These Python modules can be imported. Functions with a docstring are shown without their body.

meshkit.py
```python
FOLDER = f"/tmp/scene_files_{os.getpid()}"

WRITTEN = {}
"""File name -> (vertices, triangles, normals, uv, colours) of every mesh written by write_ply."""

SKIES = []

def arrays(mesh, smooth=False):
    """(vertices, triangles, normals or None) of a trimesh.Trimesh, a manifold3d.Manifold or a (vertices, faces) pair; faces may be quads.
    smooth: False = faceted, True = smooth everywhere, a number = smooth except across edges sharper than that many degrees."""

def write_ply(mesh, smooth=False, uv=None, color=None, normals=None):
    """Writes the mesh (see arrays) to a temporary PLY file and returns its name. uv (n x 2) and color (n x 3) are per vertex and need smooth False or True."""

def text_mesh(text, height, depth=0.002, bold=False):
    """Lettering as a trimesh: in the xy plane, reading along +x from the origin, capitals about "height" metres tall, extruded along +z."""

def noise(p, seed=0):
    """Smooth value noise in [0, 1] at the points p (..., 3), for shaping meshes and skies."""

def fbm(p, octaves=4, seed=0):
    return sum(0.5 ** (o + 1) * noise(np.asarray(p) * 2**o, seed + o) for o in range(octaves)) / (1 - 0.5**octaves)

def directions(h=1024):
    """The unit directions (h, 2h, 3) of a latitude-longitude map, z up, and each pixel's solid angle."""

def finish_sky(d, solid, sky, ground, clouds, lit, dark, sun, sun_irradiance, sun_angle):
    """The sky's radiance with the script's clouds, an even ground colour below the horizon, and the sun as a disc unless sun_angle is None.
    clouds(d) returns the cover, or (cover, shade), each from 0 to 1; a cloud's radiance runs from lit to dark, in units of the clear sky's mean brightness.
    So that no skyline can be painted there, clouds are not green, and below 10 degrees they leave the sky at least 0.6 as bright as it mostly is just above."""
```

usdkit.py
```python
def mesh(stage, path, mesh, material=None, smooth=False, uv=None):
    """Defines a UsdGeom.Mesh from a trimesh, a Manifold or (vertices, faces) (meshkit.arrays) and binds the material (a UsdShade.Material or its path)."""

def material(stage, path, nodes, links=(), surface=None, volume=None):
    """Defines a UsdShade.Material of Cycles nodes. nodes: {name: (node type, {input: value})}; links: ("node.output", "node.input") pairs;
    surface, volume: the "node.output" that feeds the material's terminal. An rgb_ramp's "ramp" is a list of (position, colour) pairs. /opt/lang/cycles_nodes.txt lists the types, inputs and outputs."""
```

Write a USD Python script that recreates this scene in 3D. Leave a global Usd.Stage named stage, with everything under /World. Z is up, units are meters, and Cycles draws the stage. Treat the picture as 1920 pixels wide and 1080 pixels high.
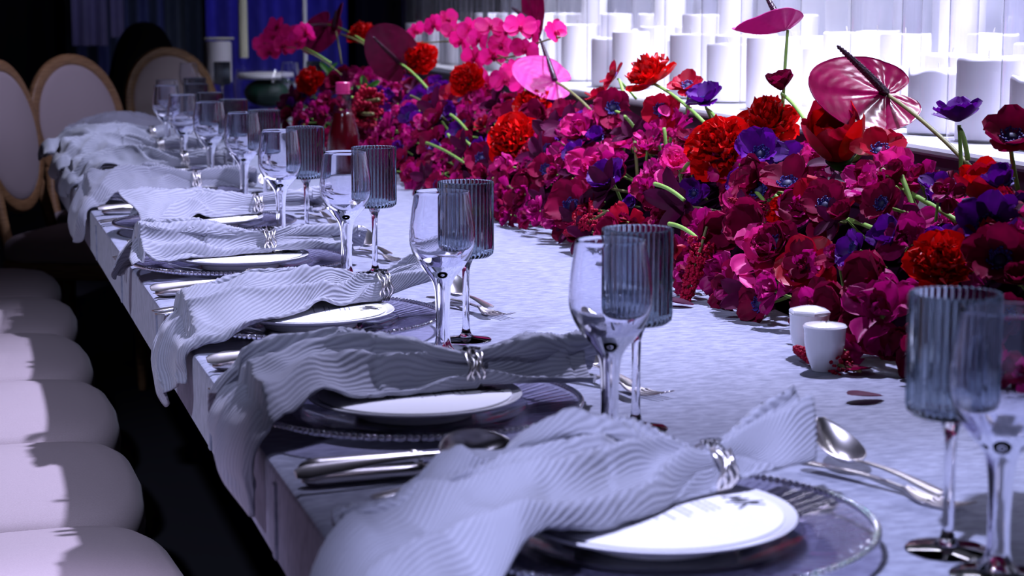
import math, random
import numpy as np, trimesh, usdkit, meshkit
from meshkit import noise, fbm
from pxr import Usd, UsdGeom, UsdLux, UsdShade, Gf, Sdf, Vt

stage = Usd.Stage.CreateInMemory()
UsdGeom.SetStageUpAxis(stage, UsdGeom.Tokens.z); UsdGeom.SetStageMetersPerUnit(stage, 1.0)
UsdGeom.Xform.Define(stage, '/World'); UsdGeom.Scope.Define(stage, '/World/Looks')
PI = math.pi
random.seed(7); RNG = np.random.default_rng(7)

# ------------------------------------------------------------------ camera, light, exposure
FPX, YAW, PITCH, EYE = 3470.0, math.radians(16.8), math.atan(520 / 3470.0), np.array([0, 0, 1.16])
TOP = 0.75                                   # table top; the row of settings runs along +y, diners sit at -x and face +x
cam = UsdGeom.Camera.Define(stage, '/World/camera')
cam.CreateHorizontalApertureAttr(36.0); cam.CreateFocalLengthAttr(FPX / 1920 * 36)
cam.CreateFStopAttr(9.0); cam.CreateFocusDistanceAttr(2.6); cam.CreateExposureAttr(0.25)
cam.CreateClippingRangeAttr((0.05, 100.0))
FWD = np.array([math.sin(YAW) * math.cos(PITCH), math.cos(YAW) * math.cos(PITCH), -math.sin(PITCH)])
RIGHT = np.array([math.cos(YAW), -math.sin(YAW), 0.0]); UPV = np.cross(RIGHT, FWD)
cam.AddTransformOp().Set(Gf.Matrix4d(1).SetLookAt(Gf.Vec3d(*EYE), Gf.Vec3d(*(EYE + FWD)), Gf.Vec3d(0, 0, 1)).GetInverse())

def light(name, kind, loc, color, power, aim=None, radius=None, size=None, cone=None, soft=0.5):
    L = getattr(UsdLux, kind).Define(stage, '/World/' + name)
    if radius: L.CreateRadiusAttr(radius)
    if size: L.CreateWidthAttr(size[0]); L.CreateHeightAttr(size[1])
    L.CreateColorAttr(Gf.Vec3f(*color)); L.CreateIntensityAttr(power)
    m = Gf.Matrix4d(1).SetTranslate(Gf.Vec3d(*loc))
    if aim is not None:
        d = Gf.Vec3d(*aim) - Gf.Vec3d(*loc)
        m = Gf.Matrix4d(1).SetLookAt(Gf.Vec3d(*loc), Gf.Vec3d(*aim), Gf.Vec3d(0, 1, 0) if abs(d[2]) > 0.9 * d.GetLength() else Gf.Vec3d(0, 0, 1)).GetInverse()
    L.AddTransformOp().Set(m)
    if cone:
        s = UsdLux.ShapingAPI.Apply(L.GetPrim()); s.CreateShapingConeAngleAttr(cone); s.CreateShapingConeSoftnessAttr(soft)
dome = UsdLux.DomeLight.Define(stage, '/World/room_glow'); dome.CreateColorAttr(Gf.Vec3f(0.3, 0.35, 1.0)); dome.CreateIntensityAttr(0.012)
light('stage_spot_right', 'SphereLight', (1.65, 3.1, 3.5), (0.65, 0.645, 1.0), 6000, aim=(0.98, 2.9, TOP), radius=0.06, cone=30, soft=0.8)
light('stage_spot_left', 'SphereLight', (-0.9, 0.9, 3.3), (0.62, 0.66, 1.0), 1700, aim=(0.52, 2.95, TOP), radius=0.06, cone=21, soft=0.7)
light('stage_spot_front', 'SphereLight', (-0.7, 0.0, 3.2), (0.60, 0.62, 1.0), 5200, aim=(0.66, 1.05, TOP), radius=0.06, cone=10, soft=0.6)
light('stage_spot_far', 'SphereLight', (2.0, 5.2, 3.3), (0.66, 0.68, 1.0), 3800, aim=(0.85, 4.95, TOP), radius=0.06, cone=22, soft=0.7)
light('plinth_light_bar', 'RectLight', (2.35, 4.4, 2.9), (0.78, 0.78, 1.0), 30, aim=(2.35, 4.4, 0), size=(0.5, 5.2))
light('stage_spot_plinth', 'SphereLight', (-0.6, 1.6, 3.9), (0.72, 0.72, 1.0), 2300, aim=(1.85, 4.3, 1.1), radius=0.06, cone=15, soft=0.7)
light('stage_spot_chairs', 'SphereLight', (-1.7, 0.1, 3.1), (0.66, 0.60, 1.0), 8500, aim=(-0.12, 1.75, 0.47), radius=0.06, cone=8, soft=0.8)
light('stage_spot_end', 'SphereLight', (1.2, 3.6, 3.5), (0.66, 0.64, 1.0), 1900, aim=(0.25, 6.35, 0.95), radius=0.06, cone=11, soft=0.8)
light('curtain_light', 'SphereLight', (2.3, 10.8, 2.6), (0.10, 0.08, 1.0), 70, aim=(2.05, 12.6, 0.9), radius=0.1, cone=26, soft=0.9)
light('drape_light', 'SphereLight', (1.0, 9.8, 2.8), (0.5, 0.55, 1.0), 45, aim=(1.1, 12.6, 0.9), radius=0.1, cone=35, soft=0.8)

def at(px, py, z):
    """Where the ray through a pixel of the photograph meets the height z."""
    r = FWD + (px - 960) / FPX * RIGHT + (540 - py) / FPX * UPV
    return EYE + r * ((z - EYE[2]) / r[2])
def at_x(px, py, n):
    """Where the ray meets the vertical plane x = n."""
    r = FWD + (px - 960) / FPX * RIGHT + (540 - py) / FPX * UPV
    return EYE + r * (n / r[0])

# ------------------------------------------------------------------ materials
def M(name, *a, **k): return usdkit.material(stage, '/World/Looks/' + name, *a, **k)
def plain(name, col, rough=0.5, **k): return M(name, {"p": ("principled_bsdf", {"base_color": col, "roughness": rough, **k})}, surface="p.BSDF")
def velvet(name, c1, c2, scale, rough=0.85, sheen=0.3, bump=0.0006):
    return M(name, {"tc": ("texture_coordinate", {}), "mp": ("mapping", {"scale": (1.0, 2.2, 1.0)}),
        "n": ("noise_texture", {"scale": scale, "detail": 6.0, "roughness": 0.62}), "f": ("noise_texture", {"scale": 900.0, "detail": 2.0}),
        "r": ("rgb_ramp", {"ramp": [(0.32, c1), (0.68, c2)]}), "b": ("bump", {"distance": bump, "strength": 0.6}),
        "p": ("principled_bsdf", {"roughness": rough, "sheen_weight": sheen, "sheen_roughness": 0.4, "specular_ior_level": 0.2})},
        [("tc.object", "mp.vector"), ("mp.vector", "n.vector"), ("tc.object", "f.vector"), ("n.fac", "r.fac"), ("r.color", "p.base_color"), ("f.fac", "b.height"), ("b.normal", "p.normal")], surface="p.BSDF")
def pane(name, col, refl=0.6, rough=0.01, edge=0.45):
    """Thin glass: clear face on, darker and more mirror-like towards the silhouette."""
    return M(name, {"t": ("transparent_bsdf", {}), "g": ("glossy_bsdf", {"roughness": rough, "color": (1, 1, 1)}), "f": ("layer_weight", {"blend": 0.5}), "q": ("math", {"math_type": "power", "value2": 4.0}), "c": ("math", {"math_type": "multiply_add", "value2": refl, "value3": 0.035}), "m": ("mix_closure", {}),
        "r": ("rgb_ramp", {"ramp": [(0.0, col), (0.72, tuple(c * 0.97 for c in col)), (0.90, tuple(c * (0.55 + 0.45 * edge) for c in col)), (1.0, tuple(c * edge for c in col))]})},
        [("f.facing", "q.value1"), ("f.facing", "r.fac"), ("r.color", "t.color"), ("q.value", "c.value1"), ("c.value", "m.fac"), ("t.BSDF", "m.closure1"), ("g.BSDF", "m.closure2")], surface="m.closure")
def petal_mat(name, c1, c2, rough=0.45, trans=0.3, coat=0.0, spec=0.22):
    """Colour runs from c1 to c2 with the plant's own streaks; thin petals let some light through."""
    return M(name, {"tc": ("texture_coordinate", {}), "oi": ("object_info", {}), "n": ("noise_texture", {"scale": 45.0, "detail": 3.0}), "a": ("math", {"math_type": "multiply_add", "value2": 0.45, "value3": -0.1}),
        "s": ("math", {"math_type": "add"}), "r": ("rgb_ramp", {"ramp": [(0.2, c1), (0.8, c2)]}), "p": ("principled_bsdf", {"roughness": rough, "coat_weight": coat, "specular_ior_level": spec}),
        "t": ("translucent_bsdf", {}), "m": ("mix_closure", {"fac": trans})},
        [("tc.object", "n.vector"), ("oi.random", "a.value1"), ("n.fac", "s.value1"), ("a.value", "s.value2"), ("s.value", "r.fac"), ("r.color", "p.base_color"), ("r.color", "t.color"), ("p.BSDF", "m.closure1"), ("t.BSDF", "m.closure2")], surface="m.closure")

MAT = {}
MAT['cloth'] = velvet('table_velvet', (0.175, 0.19, 0.25), (0.34, 0.36, 0.45), 55.0, bump=0.0004)
MAT['napkin'] = M('napkin_cord', {"tc": ("texture_coordinate", {}), "w": ("wave_texture", {"wave_type": "bands", "bands_direction": "x", "profile": "sine", "scale": 84.0, "distortion": 0.5, "detail": 1.0, "detail_scale": 2.0}),
    "b": ("bump", {"distance": 0.0012, "strength": 0.6}), "r": ("rgb_ramp", {"ramp": [(0.0, (0.24, 0.247, 0.295)), (0.6, (0.32, 0.33, 0.39))]}), "p": ("principled_bsdf", {"roughness": 0.9, "sheen_weight": 0.25, "specular_ior_level": 0.1})},
    [("tc.UV", "w.vector"), ("w.fac", "b.height"), ("w.fac", "r.fac"), ("r.color", "p.base_color"), ("b.normal", "p.normal")], surface="p.BSDF")
MAT['silver'] = plain('polished_silver', (0.80, 0.76, 0.75), 0.27, metallic=1.0)
MAT['steel'] = plain('knife_steel', (0.62, 0.62, 0.66), 0.2, metallic=1.0)
MAT['china'] = plain('white_china', (0.82, 0.82, 0.84), 0.12, coat_weight=0.4)
MAT['card'] = plain('menu_paper', (0.86, 0.86, 0.88), 0.55)
MAT['ink'] = plain('black_ink', (0.01, 0.01, 0.015), 0.6)
MAT['greyink'] = plain('grey_ink', (0.28, 0.28, 0.32), 0.6)
MAT['glass'] = M('clear_glass', {"g": ("glass_bsdf", {"IOR": 1.47, "roughness": 0.0, "color": (0.97, 0.97, 1.0)})}, surface="g.BSDF")
MAT['smoke'] = M('smoked_glass', {"g": ("glass_bsdf", {"IOR": 1.42, "roughness": 0.0, "color": (0.76, 0.80, 0.83)})}, surface="g.BSDF")
MAT['bowl'] = pane('thin_wine_glass', (0.96, 0.96, 0.985), 0.55, 0.01, 0.22)
MAT['charger'] = pane('charger_glass', (0.83, 0.81, 0.87), 0.45, 0.03, 0.8)
MAT['dish'] = pane('dish_glass', (0.86, 0.87, 0.90), 0.45, 0.02, 0.7)
MAT['tube'] = pane('hurricane_glass', (0.96, 0.96, 0.98), 0.6, 0.01, 0.12)
MAT['crystal'] = M('ring_crystal', {"g": ("glass_bsdf", {"IOR": 1.7, "roughness": 0.0, "color": (1, 1, 1)}), "k": ("glossy_bsdf", {"roughness": 0.05, "color": (0.95, 0.95, 1)}), "m": ("mix_closure", {"fac": 0.6})}, [("g.BSDF", "m.closure1"), ("k.BSDF", "m.closure2")], surface="m.closure")
MAT['wax'] = plain('white_wax', (0.88, 0.87, 0.90), 0.5, subsurface_weight=0.0)
MAT['white'] = plain('white_paint', (0.80, 0.80, 0.82), 0.45)
MAT['frost'] = plain('frosted_tube', (0.74, 0.75, 0.82), 0.35)
MAT['plum'] = plain('plum_fascia', (0.07, 0.035, 0.06), 0.45)
MAT['wick'] = plain('candle_wick', (0.5, 0.48, 0.45), 0.9)
MAT['black'] = plain('dark_floor', (0.012, 0.012, 0.016), 0.7)
MAT['wall'] = plain('dark_wall', (0.02, 0.022, 0.035), 0.9)
MAT['oak'] = M('limed_oak', {"tc": ("texture_coordinate", {}), "mp": ("mapping", {"scale": (6.0, 6.0, 60.0)}), "n": ("noise_texture", {"scale": 3.0, "detail": 5.0}), "r": ("rgb_ramp", {"ramp": [(0.3, (0.17, 0.085, 0.035)), (0.7, (0.30, 0.165, 0.075))]}), "p": ("principled_bsdf", {"roughness": 0.45})},
    [("tc.object", "mp.vector"), ("mp.vector", "n.vector"), ("n.fac", "r.fac"), ("r.color", "p.base_color")], surface="p.BSDF")
MAT['linen'] = velvet('cream_linen', (0.32, 0.265, 0.275), (0.38, 0.315, 0.325), 400.0, 0.9, 0.1, 0.0002)
MAT['red'] = petal_mat('peony_red', (0.42, 0.0008, 0.0015), (0.78, 0.004, 0.005), 0.35, 0.25, 0.15)
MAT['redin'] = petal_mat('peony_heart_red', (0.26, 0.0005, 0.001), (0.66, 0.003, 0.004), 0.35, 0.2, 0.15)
MAT['burg'] = petal_mat('anemone_burgundy', (0.085, 0.0006, 0.018), (0.26, 0.0012, 0.042), 0.6, 0.3, 0.0, 0.1)
MAT['purple'] = petal_mat('anemone_purple', (0.035, 0.0008, 0.09), (0.125, 0.002, 0.25), 0.5, 0.3)
MAT['crim'] = petal_mat('anemone_crimson', (0.24, 0.001, 0.012), (0.50, 0.003, 0.03), 0.45, 0.3)
MAT['magenta'] = petal_mat('pea_magenta', (0.20, 0.0008, 0.06), (0.50, 0.004, 0.18), 0.5, 0.35)
MAT['pink'] = petal_mat('ruffle_pink', (0.52, 0.006, 0.14), (0.85, 0.03, 0.28), 0.5, 0.35)
MAT['orchid'] = petal_mat('orchid_pink', (0.66, 0.002, 0.13), (0.90, 0.014, 0.27), 0.45, 0.35)
MAT['lip'] = petal_mat('orchid_lip', (0.35, 0.001, 0.06), (0.55, 0.004, 0.10), 0.4, 0.1)
MAT['spathe'] = petal_mat('anthurium_wine', (0.16, 0.001, 0.03), (0.34, 0.003, 0.075), 0.2, 0.1, 0.25, 0.5)
MAT['spathepink'] = petal_mat('anthurium_pink', (0.40, 0.006, 0.15), (0.66, 0.03, 0.30), 0.35, 0.25, 0.05, 0.3)
MAT['spathedark'] = petal_mat('anthurium_dark', (0.10, 0.001, 0.03), (0.22, 0.003, 0.06), 0.35, 0.1, 0.1, 0.3)
MAT['spadix'] = plain('spadix_purple', (0.035, 0.004, 0.02), 0.35)
MAT['eye'] = plain('anemone_eye', (0.01, 0.008, 0.06), 0.6)
MAT['stamen'] = plain('anemone_stamen', (0.025, 0.02, 0.20), 0.5)
MAT['collar'] = plain('anemone_collar', (0.35, 0.25, 0.75), 0.5)
MAT['stem'] = petal_mat('flower_stem', (0.14, 0.28, 0.05), (0.28, 0.48, 0.10), 0.45, 0.1)
MAT['olive'] = petal_mat('olive_stem', (0.10, 0.10, 0.035), (0.20, 0.20, 0.07), 0.5, 0.05)
MAT['leaf'] = petal_mat('dark_leaf', (0.02, 0.001, 0.010), (0.085, 0.002, 0.035), 0.6, 0.2, 0.0, 0.12)
MAT['green'] = petal_mat('green_leaf', (0.02, 0.08, 0.015), (0.06, 0.22, 0.03), 0.35, 0.3)
MAT['amar'] = petal_mat('amaranth_red', (0.15, 0.0005, 0.014), (0.42, 0.002, 0.035), 0.5, 0.1, 0.0, 0.12)
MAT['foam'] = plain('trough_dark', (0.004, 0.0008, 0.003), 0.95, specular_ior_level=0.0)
MAT['juice'] = plain('dark_red_juice', (0.09, 0.002, 0.006), 0.15, coat_weight=0.5)
MAT['cap'] = plain('pink_cap', (0.75, 0.03, 0.22), 0.35)
MAT['bluecurtain'] = velvet('blue_curtain', (0.10, 0.09, 0.45), (0.16, 0.14, 0.6), 8.0, 0.8, 0.2)
MAT['greydrape'] = velvet('grey_drape', (0.16, 0.20, 0.25), (0.22, 0.26, 0.32), 8.0, 0.9, 0.1)
MAT['lilac'] = velvet('lilac_drape', (0.36, 0.30, 0.52), (0.42, 0.36, 0.58), 8.0, 0.9, 0.1)
MAT['blackcloth'] = plain('black_cloth', (0.004, 0.004, 0.006), 0.95)
MAT['greenery'] = plain('bowl_greenery', (0.01, 0.05, 0.03), 0.5)
MAT['taper'] = plain('taper_wax', (0.75, 0.74, 0.55), 0.5)

# ------------------------------------------------------------------ helpers
USED = {}
def numbered(base, name):
    k = USED.get((base, name), 0); USED[(base, name)] = k + 1
    return f'{base}/{name}' if k == 0 else f'{base}/{name}_{k:03d}'
def tag(p, label=None, cat=None, group=None, kind=None):
    for k, v in (('label', label), ('category', cat), ('group', group), ('kind', kind)):
        if v: p.SetCustomDataByKey(k, v)
    return p
def obj(name, mesh, mat, parent=None, smooth=40, uv=None, label=None, cat=None, group=None, kind=None):
    path = numbered(str(parent.GetPath()) if parent else '/World', name)
    if mat in ('glass', 'smoke', 'crystal') and not isinstance(mesh, tuple):          # glass needs its faces to look outwards
        f, v = mesh.faces, mesh.vertices
        if np.einsum('ij,ij->i', v[f[:, 0]], np.cross(v[f[:, 1]], v[f[:, 2]])).sum() < 0: mesh = trimesh.Trimesh(v, f[:, ::-1], process=False)
    m = usdkit.mesh(stage, path, mesh, MAT[mat] if isinstance(mat, str) else mat, smooth=smooth, uv=uv)
    return tag(m.GetPrim(), label, cat, group, kind)
def xf(loc=(0, 0, 0), rz=0.0, rx=0.0, ry=0.0, s=1.0):
    R = trimesh.transformations.euler_matrix(rx, ry, rz, 'sxyz'); R[:3, :3] *= s; R[:3, 3] = loc
    return R
def frame(loc, axis, spin=0.0, s=1.0):
    """Matrix that turns local z to axis."""
    z = np.asarray(axis, float); z = z / np.linalg.norm(z)
    a = np.array([0, 0, 1.0]) if abs(z[2]) < 0.95 else np.array([0, 1.0, 0])
    x = np.cross(a, z); x /= np.linalg.norm(x); y = np.cross(z, x)
    c, d = math.cos(spin), math.sin(spin)
    R = np.eye(4); R[:3, 0], R[:3, 1], R[:3, 2] = (x * c + y * d) * s, (y * c - x * d) * s, z * s; R[:3, 3] = loc
    return R
def thing(name, label, cat, mat4=None, group=None, kind=None, ref=None, base='/World'):
    x = UsdGeom.Xform.Define(stage, numbered(base, name))
    if mat4 is not None: x.AddTransformOp().Set(Gf.Matrix4d(*np.asarray(mat4).T.ravel().tolist()))
    if ref is not None:
        x.GetPrim().GetReferences().AddInternalReference(ref); x.GetPrim().SetInstanceable(True)
    return tag(x.GetPrim(), label, cat, group, kind)
stage.CreateClassPrim('/World/Kinds')
def kind_of(name):
    """A class prim whose children are the parts that every copy of one kind has."""
    return stage.CreateClassPrim('/World/Kinds/' + name)
def cat_(*m): return trimesh.util.concatenate(list(m))
def T(mesh, mat): m = mesh.copy(); m.apply_transform(mat); return m
def box(x, y, z, loc=(0, 0, 0), rz=0.0): return T(trimesh.creation.box([x, y, z]), xf(loc, rz))
def rbox(x, y, z, r, loc=(0, 0, 0), rz=0.0):
    pts = np.array([[sx * (x / 2 - r), sy * (y / 2 - r), sz * (z / 2 - r)] for sx in (-1, 1) for sy in (-1, 1) for sz in (-1, 1)])
    s = trimesh.creation.icosphere(2, r).vertices
    return T(trimesh.convex.convex_hull((pts[:, None] + s[None]).reshape(-1, 3)), xf(loc, rz))
def grid_faces(nu, nv, wrap=False):
    i, j = np.meshgrid(np.arange(nu if wrap else nu - 1), np.arange(nv - 1), indexing='ij')
    a, b = (i * nv + j).ravel(), (((i + 1) % nu) * nv + j).ravel()
    return np.vstack([np.stack([a, b, b + 1], 1), np.stack([a, b + 1, a + 1], 1)])
def grid(P, wrap=False):
    nu, nv = P.shape[:2]
    return trimesh.Trimesh(P.reshape(-1, 3), grid_faces(nu, nv, wrap), process=False)
def lathe(prof, n=48, mod=None):
    """Closed or open profile [(r, z)...] turned about z; mod(angle, r, z) gives a new radius."""
    p = np.asarray(prof, float); a = np.arange(n) * 2 * PI / n
    r = np.broadcast_to(p[:, 0], (n, len(p))).copy(); z = np.broadcast_to(p[:, 1], (n, len(p)))
    if mod is not None: r = mod(a[:, None], r, z)
    m = grid(np.stack([r * np.cos(a)[:, None], r * np.sin(a)[:, None], z], -1), True)
    return m
def smoothline(pts, n=40):
    from scipy.interpolate import PchipInterpolator
    p = np.asarray(pts, float); d = np.r_[0, np.cumsum(np.linalg.norm(np.diff(p, axis=0), axis=1))]
    return PchipInterpolator(d, p)(np.linspace(0, d[-1], n))
def tube(path, r, sides=8, cap=True, flat=None, up=None):
    p = np.asarray(path, float); n = len(p); t = np.gradient(p, axis=0); t /= np.linalg.norm(t, axis=1, keepdims=True) + 1e-12
    ref = np.array(up if up is not None else ([0, 0, 1.0] if np.abs(t[:, 2]).mean() < 0.8 else [1.0, 0, 0]))
    a = np.cross(t, ref); a /= np.linalg.norm(a, axis=1, keepdims=True) + 1e-12; b = np.cross(a, t)
    r = np.broadcast_to(r, (n,)); f = np.broadcast_to(1.0 if flat is None else flat, (n,)); ang = np.arange(sides) * 2 * PI / sides
    V = p[None] + np.cos(ang)[:, None, None] * a[None] * r[None, :, None] + np.sin(ang)[:, None, None] * b[None] * (r * f)[None, :, None]
    m = grid(V, True)
    if cap:
        v = np.vstack([m.vertices, p[0], p[-1]]); k = len(m.vertices); i = np.arange(sides); j = (i + 1) % sides
        m = trimesh.Trimesh(v, np.vstack([m.faces, np.stack([i * n, np.full(sides, k), j * n], 1), np.stack([i * n + n - 1, j * n + n - 1, np.full(sides, k + 1)], 1)]), process=False)
    return m
def bez(a, b, c, n=12):
    t = np.linspace(0, 1, n)[:, None]; a, b, c = map(np.asarray, (a, b, c))
    return (1 - t) ** 2 * a + 2 * t * (1 - t) * b + t ** 2 * c
def solid(P, th, uv=None):
    """A sheet (nu, nv, 3) given thickness: two faces joined along the border."""
    nu, nv = P.shape[:2]; m = grid(P); N = meshkit.arrays(m, True)[2].reshape(P.shape)
    k = nu * nv; V = np.vstack([(P + N * th / 2).reshape(-1, 3), (P - N * th / 2).reshape(-1, 3)]); F = m.faces
    id_ = np.arange(k).reshape(nu, nv); ring = np.r_[id_[:, 0], id_[-1, 1:], id_[-2::-1, -1], id_[0, -2:0:-1]]; q = np.roll(ring, -1)
    # the border gets its own vertices so that the rim shades as an edge
    F = np.vstack([F, F[:, ::-1] + k, np.stack([ring, ring + k, q + k], 1), np.stack([ring, q + k, q], 1)])
    return trimesh.Trimesh(V, F, process=False), (None if uv is None else np.vstack([uv.reshape(-1, 2)] * 2))

# ------------------------------------------------------------------ room and plinth
def struct(name, mesh, mat, label=None, **k): return obj(name, mesh, mat, kind='structure', label=label, smooth=False, **k)
struct('floor', box(14, 18, 0.1, (1, 5.5, -0.05)), 'black', 'near black floor of the dim banquet room')
struct('wall_back', box(14, 0.1, 5, (1, 14.4, 2.5)), 'wall', 'dark wall far behind the end of the table')
struct('wall_left', box(0.1, 18, 5, (-6, 5.5, 2.5)), 'wall', 'dark wall beyond the row of chairs')
struct('wall_right', box(0.1, 18, 5, (8, 5.5, 2.5)), 'wall', 'dark wall beyond the candle plinth')
struct('wall_front', box(14, 0.1, 5, (1, -3.4, 2.5)), 'wall', 'dark wall behind the photographer')
struct('ceiling', box(14, 18, 0.1, (1, 5.5, 5.05)), 'wall', 'dark ceiling of the banquet room')

ZL = TOP + 0.20                                # ledge of the candle plinth
PA, PB = at(1865, 286, ZL), at(1100, 167, ZL)
PD = (PB - PA) / np.linalg.norm(PB - PA); PN = np.array([PD[1], -PD[0], 0])      # along the ledge, and away from the table
def plinth(s, d, z): return PA + PD * s + PN * d + np.array([0, 0, z - ZL])
PL0, PL1 = -1.6, 5.75
def pbox(s0, s1, d0, d1, z0, z1):
    v = np.array([plinth(s, d, z) for s in (s0, s1) for d in (d0, d1) for z in (z0, z1)])
    return trimesh.convex.convex_hull(v)
pl = thing('candle_plinth', 'long white plinth with plum band carrying rows of candles behind the flowers', 'plinth', np.eye(4))
obj('body', pbox(PL0, PL1, 0.03, 1.1, 0.0, ZL - 0.09), 'white', pl, False)
for k in range(9):
    s0 = PL0 + k * 0.82
    obj('front_panel', pbox(s0 + 0.004, min(s0 + 0.816, PL1), 0.018, 0.03, 0.0, ZL - 0.09), 'white', pl, False)
obj('fascia', pbox(PL0, PL1, 0.012, 1.1, ZL - 0.09, ZL - 0.022), 'plum', pl, False, label='dark plum band under the ledge')
lip = [plinth(s, -0.0, ZL - 0.011) for s in np.linspace(PL0, PL1, 12)]
obj('ledge', cat_(pbox(PL0, PL1, 0.0, 1.12, ZL - 0.022, ZL), tube(np.array(lip), 0.011, 12)), 'white', pl, 30)

# ------------------------------------------------------------------ table with its velvet cloth
XE, YB, RB = 0.266, 5.2, 3.9                    # straight edge, where the end begins to bend, its radius
def edge_pts():
    p = [(XE, y) for y in np.linspace(-0.6, YB, 60)]
    p += [(XE + RB * (1 - math.cos(a)), YB + RB * math.sin(a)) for a in np.linspace(0.03, 0.85, 24)]
    return np.array(p)
EP = edge_pts()
def table_mesh():
    """Rounded top edge, a short drop and a return underneath, swept along the edge; the top runs to the plinth."""
    tn = np.gradient(EP, axis=0); tn /= np.linalg.norm(tn, axis=1, keepdims=True); inn = np.stack([tn[:, 1], -tn[:, 0]], 1)
    prof = [(0.03, -0.088), (0.004, -0.088), (0.0, -0.084), (0.0, -0.006), (0.0018, -0.0018), (0.006, 0.0)]
    rows = [np.c_[EP + inn * d, np.full(len(EP), TOP + z)] for d, z in prof]
    P = np.stack(rows, 1)
    far = np.array([plinth(np.clip((p[1] - PA[1]) / PD[1], PL0, 9), 0.016, TOP) for p in EP])
    far[:, 2] = TOP; start = P[:, -1]
    cols = [start + (far - start) * t for t in np.linspace(0, 1, 14)[1:]]
    P = np.concatenate([P, np.stack(cols, 1)], 1)
    return grid(P)
tb = thing('banquet_table', 'long banquet table wrapped in mottled grey velvet', 'table', np.eye(4))
obj('velvet_cover', table_mesh(), 'cloth', tb, 35)
under = np.array([[p[0] + 0.05, p[1]] for p in EP])
for k in range(6): obj('leg', rbox(0.07, 0.07, 0.66, 0.006, (0.75 if k < 5 else 1.3, -0.3 + k * 1.45, 0.33)), 'blackcloth', tb)
und = trimesh.creation.extrude_polygon(__import__('shapely').Polygon(np.vstack([EP + [0.035, 0], [[1.55, EP[-1, 1]], [1.25, -0.6]]])), 0.02, engine='earcut'); und.apply_translation([0, 0, TOP - 0.087])
obj('underside', und, 'blackcloth', tb, False)
for y in (1.62, 2.06, 2.62, 3.18, 3.74, 4.3):   # sewn seams in the drop
    obj('seam', rbox(0.004, 0.014, 0.070, 0.0015, (XE - 0.001, y, TOP - 0.0475)), 'cloth', tb)

# ------------------------------------------------------------------ place settings: kinds
def ellipse_ring(rx, ry, wire, wav, ph, n=60):
    a = np.linspace(0, 2 * PI, n + 1)[:-1]
    P = np.stack([wav * np.sin(5 * a + ph), rx * np.cos(a), ry * np.sin(a)], -1)
    P = np.vstack([P, P[:2]]); return tube(P, wire, 7, cap=False)

k = kind_of('charger_plate')
R0 = 0.168
prof = [(0.001, 0.006), (0.098, 0.006), (0.108, 0.009), (0.112, 0.013), (0.128, 0.016), (0.164, 0.021), (0.168, 0.022), (0.168, 0.0195), (0.163, 0.0175), (0.128, 0.0125), (0.113, 0.0095), (0.109, 0.005), (0.098, 0.003), (0.001, 0.003)]
def flute(a, r, z): return r
cm = lathe(prof, 216)
v = cm.vertices; rr = np.hypot(v[:, 0], v[:, 1]); low = (rr > 0.118) & (rr < 0.165) & (v[:, 2] < 0.0185); ang = np.arctan2(v[:, 1], v[:, 0])
v[low, 2] += 0.0011 * (np.round(ang[low] / (2 * PI) * 216).astype(int) % 3 - 1); cm.vertices = v
obj('plate_body', cm, 'charger', k)
bead = trimesh.creation.icosphere(1, 0.0030); NB = 160
obj('beaded_rim', cat_(*[T(bead, xf((R0 * math.cos(a), R0 * math.sin(a), 0.0215))) for a in np.arange(NB) * 2 * PI / NB]), 'crystal', k, True, kind='stuff')
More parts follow.
